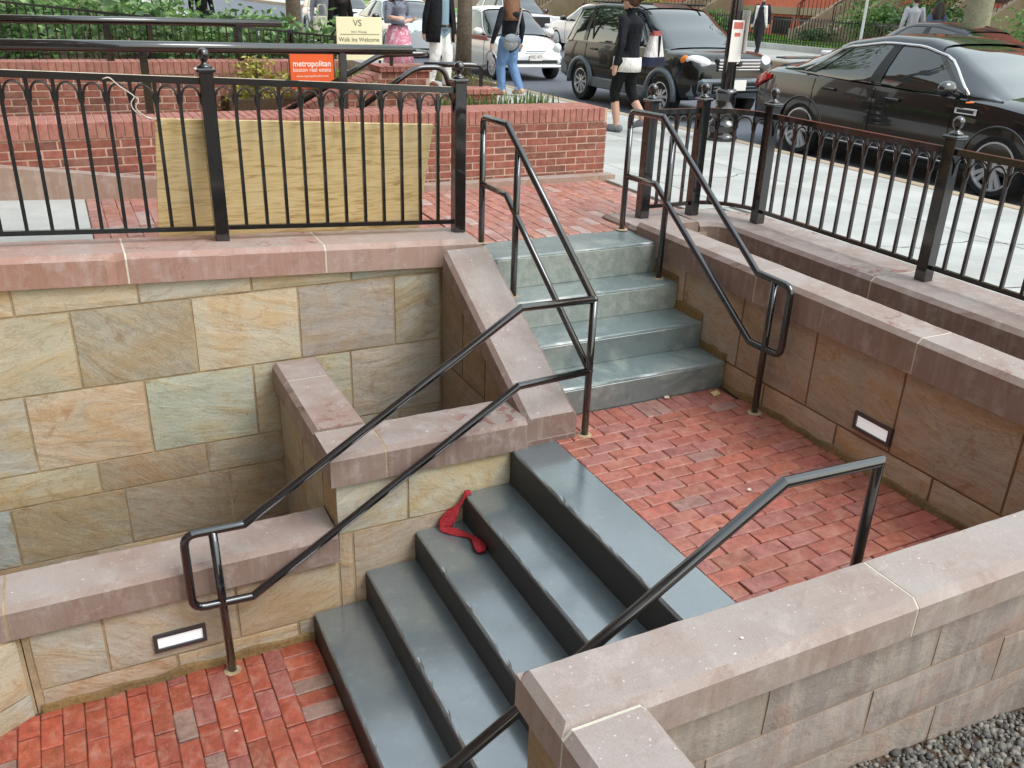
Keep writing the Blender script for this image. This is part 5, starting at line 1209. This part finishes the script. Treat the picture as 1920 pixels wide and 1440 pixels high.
SED2 = dict(SED); SED2.pop('trim'); SED2['extra'] = lambda t, pm: (box_at(t,'grille',DARKP,-.5,.5,2.36,2.44,.5,.74,.02), [box_at(t,'headlight',LAMP,s*.55,s*.9,2.25,2.42,.68,.80,.03) for s in (-1,1)], [box_at(t,'tail_light',RED,s*.6,s*.93,-2.52,-2.30,.80,.96,.03) for s in (-1,1)])
SUV2 = dict(SUV); SUV2['extra'] = lambda t, pm: (box_at(t,'grille',DARKP,-.44,.44,2.05,2.16,.62,.99,.03), [box_at(t,'headlight',LAMP,s*.5,s*.88,1.86,2.12,.82,1.0,.03) for s in (-1,1)])
G2 = 'cars in the background of the street'
car('parked_car', 'silver car parked farther up the near kerb behind the hatchback', 'car', (9.3,26.2,ST), SED2, paint('silver_paint', lin(196,202,208), .4), G2)
car('parked_car', 'white tall vehicle parked farthest up the near kerb', 'car', (9.4,33.0,ST), SUV2, WHITEP, G2)
car('parked_car', 'white sport utility vehicle with black grille on the far side of the street', 'car', (15.8,32.0,ST), SUV2, paint('pearl_paint', lin(222,224,232)), G2)
car('parked_car', 'white sedan with red tail lamp on the far side of the street, half hidden', 'car', (16.2,26.4,ST), SED2, paint('ivory_paint', lin(236,228,226)), G2, 0)
car('parked_car', 'black car roof just showing above the sedan on the far kerb', 'car', (16.4,13.6,ST), SED2, BLACKP, G2, 0)
# ================================================================== people
random.seed(44)
SKIN = (.55,.33,.24)
def person(label, loc, rotz, segs, mats, voxel=.016, extra=None, group='people on the sidewalks'):
    """segs: (path points, radii, material index, squash); joined and remeshed into one continuous body"""
    t = thing('person', label, 'person', group, loc=loc, rot=(0,0,rotz)); m = M()
    for path, rad, mi, sq in segs:
        if len(path) == 1: m.ball(path[0], *(rad if isinstance(rad, tuple) else (rad,)), nu=14, nv=10)
        else:
            P = [Vector(p) for p in path]; m.tube(P, 1, 12, radii=rad, sharp=False, squash=sq)
            m.ball(P[0], rad[0], rad[0]*.98, rad[0]*.6 if sq else rad[0], nu=12, nv=8) if not sq else None; m.ball(P[-1], rad[-1], nu=12, nv=8) if not sq else None
    o = obj('body', m, None, t, smooth=True); rm = o.modifiers.new('r','REMESH'); rm.mode = 'VOXEL'; rm.voxel_size = voxel; rm.use_smooth_shade = True
    sm = o.modifiers.new('s','SMOOTH'); sm.factor = .5; sm.iterations = 3
    bpy.context.view_layer.update(); dg = bpy.context.evaluated_depsgraph_get(); me = bpy.data.meshes.new_from_object(o.evaluated_get(dg)); o.modifiers.clear(); o.data = me
    me.materials.clear()
    for q in mats: me.materials.append(q)
    flat_ = []
    for path, rad, mi, sq in segs:
        P = [Vector(p) for p in path]
        if len(P) == 1: flat_.append((P[0],P[0],(sum(rad)/3 if isinstance(rad,tuple) else rad),)*1+(mi,)) if False else flat_.append((P[0],P[0],sum(rad)/3 if isinstance(rad,tuple) else rad,sum(rad)/3 if isinstance(rad,tuple) else rad,mi))
        else:
            for i in range(len(P)-1): flat_.append((P[i],P[i+1],rad[i],rad[i+1],mi))
    for p in me.polygons:
        c = p.center; best = 9; bi = 0
        for a, b, ra, rb_, mi in flat_:
            d = b-a; L = d.length_squared; u = 0 if L < 1e-9 else max(0, min(1, (c-a).dot(d)/L)); e = (c-(a+d*u)).length-(ra+(rb_-ra)*u)
            if e < best: best = e; bi = mi
        p.material_index = bi; p.use_smooth = True
    if extra: extra(t)
    return t
def hand(side, p, d, mi):
    """palm and five fingers from wrist p along direction d"""
    p = Vector(p); d = Vector(d).normalized(); s = Vector((side,0,0)); w = d.cross(s).normalized(); out = [([p, p+d*.08], [.026,.03], mi, None)]
    for k, L in enumerate((.062,.072,.068,.052)):
        q = p+d*.08+w*(.026-.017*k); out.append(([q, q+d*L*.55, q+d*L+s*-.012], [.0095,.009,.0075], mi, None))
    q = p+d*.02+w*.03; out.append(([q, q+w*.03+d*.03, q+w*.035+d*.06], [.011,.01,.008], mi, None)); return out
def cloth_m(name, c, rough=.85):
    if name in MATS: return MATS[name]
    t = NT(name); n = t.noise(t.coord(False,(1,1,.55)), 11, 4, .55, 1.2); k = t.mix(1, lin(*c), t.ramp(n, [(.3,.8),(.7,1.2)]), 'MULTIPLY'); t.col(k); t.set(rough=rough, spec=.25); t.bump(n, .9, .03); return t.m
def hairm(name, c):
    t = NT(name); n = t.noise(t.coord(False,(14,14,2)), 6, 3, .6); t.col(t.ramp(n, [(.35,tuple(q*.6 for q in lin(*c))),(.65,lin(*c))])); t.set(rough=.5); return t.m
SK = NT('skin').set(col=SKIN, rough=.55).m
HB = hairm('brown_hair', (92,58,38)); HD = hairm('dark_hair', (44,32,28)); HR = hairm('auburn_hair', (150,92,56)); HG = hairm('grey_hair', (140,134,128))
def shoe(x, y, z, mi, L=.25, a=0, up_=0): return ([(x,y-.05,z+.045),(x+math.sin(a)*L*.5,y+L*.45,z+.04-up_*.3),(x+math.sin(a)*L*.9,y+L*.72,z+.03-up_*.6)], [.046,.044,.03], mi, None)
def face(z, y=0, x=0): return [([(x,y+.02,z)], (.075,.092,.115), 0, None), ([(x,y+.115,z-.01)], (.014,.02,.022), 0, None), ([(x-.078,y,z)], (.012,.02,.03), 0, None), ([(x+.078,y,z)], (.012,.02,.03), 0, None), ([(x,y+.03,z-.09)], (.045,.055,.03), 0, None), ([(x,y-.01,z-.17),(x,y,z-.06)], [.052,.05], 0, None)]
def features(t, z, y=0, x=0, glasses=False):
    for s in (-1,1): obj('eye', M().ball((x+s*.031,y+.097,z+.012), .013,.008,.008), flat('eye_dark', (.03,.02,.015), .3), t, smooth=True)
    obj('mouth', M().ball((x,y+.100,z-.058), .024,.008,.007), flat('lips', lin(160,84,76), .5), t, smooth=True)
    if glasses:
        for s in (-1,1): obj('sunglass_lens', M().ball((x+s*.036,y+.108,z+.014), .03,.008,.024), flat('black_lens', (.01,.01,.012), .1), t, smooth=True)
        for s in (-1,1): obj('sunglass_arm', M().tube([(x+s*.066,y+.1,z+.02),(x+s*.085,y-.01,z+.022)], .005, 5), MAT['black_lens'], t)
def cap_hair(t, mat, z, y=0, x=0, k=1.0, back=.0, name='hair'):
    m = M().ball((x,y-.018,z+.03), .092*k,.108*k,.108*k,16,12); m.v = [(a,b,c) for a,b,c in m.v]
    vs_ = [(a+.006*noise.noise(Vector((a,b,c))*30), min(b, y+.075 if c > z+.045 else y+.02), c) for a,b,c in m.v]; m.v = vs_
    return obj(name, m, mat, t, smooth=True)
def long_hair(t, mat, z, L, w=.11, y=0, name='long_hair'):
    m = M(); vs_ = []; n = 12; rows = 9
    for j in range(rows):
        f = j/(rows-1); zz = z+.1-f*(L+.1); ww = w*(.75+.55*math.sin(min(1,f*1.4)*math.pi*.6))*(1-.25*max(0,f-.75)/.25); d = .085+.05*f
        for i in range(n):
            a = math.pi*(i/(n-1)); vs_.append((math.cos(a)*ww+.008*noise.noise(Vector((i,j,3.3))), y-.02-math.sin(a)*d+.012*noise.noise(Vector((i*1.7,j,0))), zz))
    m.add(vs_, [(j*n+i,j*n+i+1,(j+1)*n+i+1,(j+1)*n+i) for j in range(rows-1) for i in range(n-1)]); o = obj(name, m, mat, t, smooth=True); so = o.modifiers.new('s','SOLIDIFY'); so.thickness = .03; so.offset = 0
# 1 -- woman walking away, right of centre: black jacket, white hem, black capri leggings
def w1x(t):
    cap_hair(t, HB, 1.475); obj('hair_bun', M().ball((0,-.13,1.52), .05,.05,.05), HB, t, smooth=True); features(t, 1.455, glasses=True)
    obj('shirt_hem', M().lathe([(.168,.70),(.172,.76),(.165,.86)], 0, 0, 20), cloth_m('white_cotton',(226,222,216)), t, smooth=True)
person('woman in black jacket, white shirt hem and black capri leggings walking before the dark vehicle', (6.17,9.42,GZ), R(22), [
    ([(0,-.005,.84),(0,0,.95),(0,.0,1.10),(0,-.01,1.24),(0,-.005,1.31)], [.155,.145,.15,.17,.10], 1, .72), *face(1.455),
    ([(-.155,-.01,1.265),(-.215,-.05,1.02),(-.225,.0,.80)], [.062,.05,.036], 1, None), *hand(-1,(-.225,.005,.79),(0,.12,-1),0),
    ([(.155,-.01,1.265),(.215,.03,1.03),(.20,.13,.84)], [.062,.05,.036], 1, None), *hand(1,(.20,.14,.83),(0,.3,-1),0),
    ([(-.075,0,.82),(-.085,.09,.47),(-.085,.08,.35)], [.10,.068,.055], 2, None), ([(-.085,.08,.36),(-.085,.05,.22),(-.085,.03,.08)], [.054,.05,.036], 0, None), shoe(-.085,.03,.0,3,.24),
    ([(.075,0,.82),(.085,-.02,.48),(.085,-.09,.36)], [.10,.068,.055], 2, None), ([(.085,-.09,.36),(.085,-.19,.24),(.085,-.26,.14)], [.053,.048,.034], 0, None), shoe(.085,-.27,.09,3,.23,0,.08)],
    [SK, cloth_m('black_jacket',(30,31,36)), cloth_m('black_leggings',(22,22,24)), cloth_m('grey_trainer',(126,128,134))], extra=w1x)
# her shoulder bag
sb = thing('shoulder_bag', 'white, red and navy shoulder bag carried by the woman in the black jacket', 'bag', loc=(6.17,9.42,GZ), rot=(0,0,R(22)))
def bagp(z0, z1, g=0): # tapered body hanging at her right side
    hw = lambda z: .195-.13*(z-.76)/.39; d = lambda z: .075-.03*(z-.76)/.39; m = M(); vs_ = []
    for z in (z0, z1):
        w_, dd = hw(z)+g, d(z)+g
        for k in range(16): a = 2*math.pi*k/16; vs_.append((.36+math.copysign(abs(math.cos(a))**.5, math.cos(a))*w_, -.13+math.copysign(abs(math.sin(a))**.5, math.sin(a))*dd, z))
    return m.add(vs_, [(k,(k+1)%16,16+(k+1)%16,16+k) for k in range(16)]+[tuple(range(15,-1,-1)), tuple(range(16,32))])
obj('panel', bagp(.86,1.10), cloth_m('bag_white',(222,216,212)), sb); obj('top_band', bagp(1.10,1.15,.002), cloth_m('bag_red',(170,92,90)), sb); obj('bottom', bagp(.76,.862,.006), cloth_m('bag_navy',(38,42,62)), sb)
obj('piping', M().bbox(.345,.357,-.215,-.05,.865,1.10,.004), MAT['bag_navy'], sb); obj('strap', M().tube(fillet([(.27,-.13,1.14),(.19,-.06,1.34),(.15,-.0,1.375),(.20,.03,1.32),(.44,-.12,1.14)], .05), .015, 8, sharp=False), MAT['bag_navy'], sb, smooth=True)
# 2 -- woman with long hair and jeans, from behind
def w2x(t):
    cap_hair(t, HB, 1.45); long_hair(t, hairm('long_brown_hair',(132,88,62)), 1.45, .34)
    for s,y,z in ((-1,.07,.075),(1,-.17,.10)): obj('jean_cuff', M().lathe([(.066,0),(.068,.045)], s*.085, y, 14, z), cloth_m('cuff_blue',(168,190,214)), t)
person('long-haired woman in black jacket and blue jeans walking past the white car', (6.52,13.35,GZ), R(14), [
    ([(0,0,.80),(0,0,.92),(0,0,1.06),(0,-.01,1.22),(0,-.005,1.30)], [.165,.155,.15,.17,.10], 1, .72), *face(1.43),
    ([(-.16,-.01,1.25),(-.27,-.03,1.02),(-.31,.04,.80)], [.062,.05,.036], 1, None), *hand(-1,(-.31,.045,.79),(-.05,.15,-1),0),
    ([(.16,-.01,1.25),(.215,-.05,1.02),(.22,-.02,.80)], [.062,.05,.036], 1, None), *hand(1,(.22,-.02,.79),(0,.1,-1),0),
    ([(-.08,0,.80),(-.085,.10,.45),(-.085,.06,.10)], [.112,.08,.066], 2, None), shoe(-.085,.05,.0,0,.22),
    ([(.08,0,.80),(.085,.02,.46),(.085,-.18,.13)], [.112,.08,.066], 2, None), shoe(.085,-.19,.03,0,.22,0,.03)],
    [SK, MAT['black_jacket'], cloth_m('blue_denim',(106,136,176))], extra=w2x)
cb = thing('crossbody_bag', 'soft grey crossbody bag on the jeans-wearing woman', 'bag', loc=(6.52,13.35,GZ), rot=(0,0,R(14)))
m = M().ball((-.14,-.20,.80), .15,.07,.12,18,12); obj('pouch', m, cloth_m('bag_grey',(136,138,138)), cb, smooth=True); obj('flap', M().ball((-.14,-.215,.845), .146,.065,.085,18,10), cloth_m('bag_grey_flap',(126,130,136)), cb, smooth=True)
obj('strap', M().tube([(-.08,-.24,.9),(.02,-.20,1.1),(.10,-.16,1.28),(.12,-.06,1.33)], .013, 8, sharp=False), MAT['bag_grey'], cb, smooth=True)
# 3 -- man in black blazer and white trousers
def shirt_mat():
    t = NT('check_shirt'); c = t.node('ShaderNodeTexChecker'); c.inputs['Scale'].default_value = 42; c.inputs['Color1'].default_value = (*lin(112,136,152),1); c.inputs['Color2'].default_value = (*lin(140,162,176),1); t.l(t.coord(False), c.inputs[0]); t.col(c.outputs[0]); t.set(rough=.8); return t.m
def m3x(t):
    features(t, 1.63); cap_hair(t, HG, 1.63)
    obj('belt', M().lathe([(.168,.955),(.171,.97),(.168,.99)], 0, 0, 22), cloth_m('belt_brown',(70,44,40)), t); obj('buckle', M().bbox(-.02,.02,.165,.178,.955,.99,.004), CHROME, t)
    for s in (-1,1):
        m = M(); vs_ = []; rows = 9; n = 8
        for j in range(rows):
            f = j/(rows-1); z = 1.44-f*.72; r = .165+.03*math.sin(f*3)+.05*f
            for i in range(n):
                a = R(18+f*16)+(R(200)-R(18+f*16))*i/(n-1); vs_.append((s*math.sin(a)*r*(1.18 if f < .3 else 1.1), math.cos(a)*r*.82*(1+.12*f), z))
        m.add(vs_, [(j*n+i,j*n+i+1,(j+1)*n+i+1,(j+1)*n+i) for j in range(rows-1) for i in range(n-1)]); o = obj('jacket_panel', m, cloth_m('black_blazer',(26,27,31)), t, smooth=True); so = o.modifiers.new('s','SOLIDIFY'); so.thickness = .016; so.offset = 1
    for s in (-1,1): obj('collar', M().add([(s*.01,.10,1.46),(s*.075,.09,1.485),(s*.07,.135,1.42),(s*.02,.145,1.41)], [(0,1,2,3)]), MAT['check_shirt'], t)
    bm = M()
    for k in range(6): bm.ball((0,.150-.004*k,1.40-.07*k), .007,.004,.007)
    obj('shirt_buttons', bm, MAT['white_cotton'], t)
shirt_mat()
person('man in black blazer, checked blue shirt and white trousers facing the camera', (5.86,14.6,GZ), R(196), [
    ([(0,0,.92),(0,0,1.02),(0,0,1.18),(0,-.005,1.36),(0,-.01,1.45)], [.165,.165,.17,.175,.10], 1, .78), *face(1.63),
    ([(-.185,-.01,1.40),(-.255,-.02,1.12),(-.265,.03,.86)], [.075,.062,.046], 2, None), *hand(-1,(-.265,.035,.85),(0,.1,-1),0),
    ([(.185,-.01,1.40),(.255,-.05,1.12),(.27,-.08,.88)], [.075,.062,.046], 2, None), *hand(1,(.27,-.08,.87),(0,-.1,-1),0),
    ([(-.085,0,.92),(-.10,.06,.48),(-.10,.03,.10)], [.125,.092,.075], 3, None), shoe(-.10,.03,0,4,.28),
    ([(.085,0,.92),(.10,-.02,.48),(.11,-.14,.11)], [.125,.092,.075], 3, None), shoe(.11,-.14,.01,4,.28)],
    [SK, MAT['check_shirt'], cloth_m('black_blazer',(26,27,31)), cloth_m('white_trouser',(236,232,228)), cloth_m('tan_shoe',(120,84,60))], extra=m3x)
# 4 -- woman with crossed arms
def floral():
    t = NT('floral_skirt'); n = t.noise(t.coord(False), 14, 3, .6, 1); t.col(t.ramp(n, [(.38,lin(222,196,204)),(.5,lin(190,96,124)),(.62,lin(214,150,166))])); t.set(rough=.8); return t.m
def w4x(t):
    features(t, 1.47); cap_hair(t, HR, 1.475); long_hair(t, HR, 1.47, .16, .10)
    m = M().lathe([(.15,.98),(.19,.86),(.225,.62),(.25,.42)], 0, 0, 20); m.v = [(x*(1+.05*math.sin(8*math.atan2(y,x))), y*.85, z) for x,y,z in m.v]; obj('skirt', m, floral(), t, smooth=True)
    for s in (-1,1): obj('collar', M().add([(s*.01,.07,1.32),(s*.07,.05,1.335),(s*.075,.10,1.27),(s*.03,.115,1.265)], [(0,1,2,3)]), cloth_m('grey_blouse',(116,120,132)), t)
person('auburn-haired woman with crossed arms in grey blouse and pink floral skirt', (5.02,14.3,GZ), R(190), [
    ([(0,0,.86),(0,0,.98),(0,0,1.10),(0,0,1.24),(0,-.005,1.31)], [.15,.135,.145,.165,.09], 1, .75), *face(1.465),
    ([(-.165,0,1.27),(-.205,.03,1.06),(-.02,.17,1.07)], [.06,.05,.04], 1, None), ([(-.02,.17,1.07),(.12,.165,1.09)], [.036,.03], 0, None), *hand(-1,(.12,.165,1.09),(1,-.1,.15),0),
    ([(.165,0,1.27),(.205,.03,1.05),(.03,.195,1.03)], [.06,.05,.04], 1, None), ([(.03,.195,1.03),(-.12,.18,1.06)], [.036,.03], 0, None), *hand(1,(-.12,.18,1.06),(-1,-.1,.15),0),
    ([(-.07,0,.86),(-.075,.02,.46),(-.075,0,.08)], [.10,.06,.036], 0, None), shoe(-.075,0,0,2,.22), ([(.07,0,.86),(.075,.02,.46),(.075,0,.08)], [.10,.06,.036], 0, None), shoe(.075,0,0,2,.22)],
    [SK, cloth_m('grey_blouse',(116,120,132)), cloth_m('dark_pump',(40,34,36))], extra=w4x)
# simpler standing figures farther away
def stand(label, loc, rotz, top, legs, hair, h=1.7, long=False, stride=.0, vox=.02, extra=None):
    k = h/1.7
    def ex(t):
        features(t, 1.56*k); cap_hair(t, hair, 1.565*k)
        if long: long_hair(t, hair, 1.56*k, .26)
        if extra: extra(t)
    S = lambda x,y,z: (x*k,y*k,z*k)
    return person(label, loc, rotz, [
        ([S(0,0,.9),S(0,0,1.0),S(0,0,1.16),S(0,-.005,1.32),S(0,-.005,1.40)], [.155*k,.15*k,.16*k,.175*k,.10*k], 1, .74), *face(1.555*k),
        ([S(-.17,0,1.36),S(-.23,-.02-stride*.3,1.10),S(-.235,.05-stride*.4,.86)], [.066*k,.054*k,.04*k], 1, None), *hand(-1,S(-.235,.055-stride*.4,.85),(0,.1,-1),0),
        ([S(.17,0,1.36),S(.23,-.02+stride*.3,1.10),S(.235,.05+stride*.4,.86)], [.066*k,.054*k,.04*k], 1, None), *hand(1,S(.235,.055+stride*.4,.85),(0,.1,-1),0),
        ([S(-.08,0,.9),S(-.09,.05+stride*.5,.47),S(-.09,stride*.9,.08)], [.115*k,.078*k,.055*k], 2, None), shoe(-.09*k,stride*.9*k,0,3,.25*k),
        ([S(.08,0,.9),S(.09,.03-stride*.1,.48),S(.09,-stride*.9,.09+stride*.1)], [.115*k,.078*k,.055*k], 2, None), shoe(.09*k,-stride*.9*k,stride*.1,3,.25*k)],
        [SK, top, legs, cloth_m('dark_pump',(40,34,36))], voxel=vox, extra=ex)
stand('person in black seen from behind above the cream shop sign', (4.75,16.6,GZ), R(20), cloth_m('black_top',(24,22,22)), cloth_m('dark_trouser',(40,40,46)), HD, 1.62, True)
stand('person in grey shirt carrying a cream tote near the hedge', (5.15,19.2,GZ), R(160), cloth_m('grey_shirt',(150,154,164)), MAT['dark_trouser'], HD, 1.68)
tb_ = thing('tote_bag', 'cream canvas tote held by the person in the grey shirt', 'bag', loc=(5.02,18.85,GZ))
obj('panel', M().bbox(-.17,.17,-.05,.05,.62,.95,.02), cloth_m('cream_canvas',(222,216,200)), tb_)
for y in (-.045,.045): obj('handle', M().tube(fillet([(-.1,y,.94),(-.07,y,1.16),(.07,y,1.16),(.1,y,.94)], .05), .01, 6, sharp=False), MAT['cream_canvas'], tb_, smooth=True)
stand('person in pale shirt standing beyond the hedge at upper left', (2.15,19.5,GZ), R(150), cloth_m('pale_shirt',(214,220,228)), MAT['dark_trouser'], HD, 1.70)
stand('person in dark clothes beyond the hedge at upper left', (2.95,20.4,GZ), R(200), MAT['black_top'], MAT['dark_trouser'], HB, 1.66)
stand('person in pink checked shirt beyond the hedge at upper left', (1.18,18.6,GZ), R(170), cloth_m('pink_shirt',(206,180,188)), MAT['dark_trouser'], HB, 1.66)
def jk(t):
    for s in (-1,1):
        m = M(); vs_ = [(s*(.05+.02*j),.125-.004*j,1.36-.09*j) for j in range(8)]+[(s*(.17+.012*j),.06+.004*j,1.36-.09*j) for j in range(8)]
        m.add(vs_, [(j,j+1,8+j+1,8+j) for j in range(7)]); o = obj('open_shirt', m, cloth_m('white_cotton',(226,222,216)), t, smooth=True); so = o.modifiers.new('s','SOLIDIFY'); so.thickness = .02
stand('person in dark top, open pale shirt and black trousers walking on the far sidewalk', (20.0,23.2,.735), R(120), cloth_m('navy_top',(44,44,58)), cloth_m('dark_trouser',(40,40,46)), HD, 1.68, stride=.28, extra=jk)
stand('man in pale checked shirt on the far sidewalk beside the woman in blue', (19.2,16.75,.735), R(-30), cloth_m('pale_check',(186,186,194)), MAT['dark_trouser'], HB, 1.78)
stand('dark-haired woman in blue on the far sidewalk beside the pale tree', (19.2,16.05,.735), R(-30), cloth_m('blue_top',(86,104,132)), MAT['dark_trouser'], HD, 1.62, True)
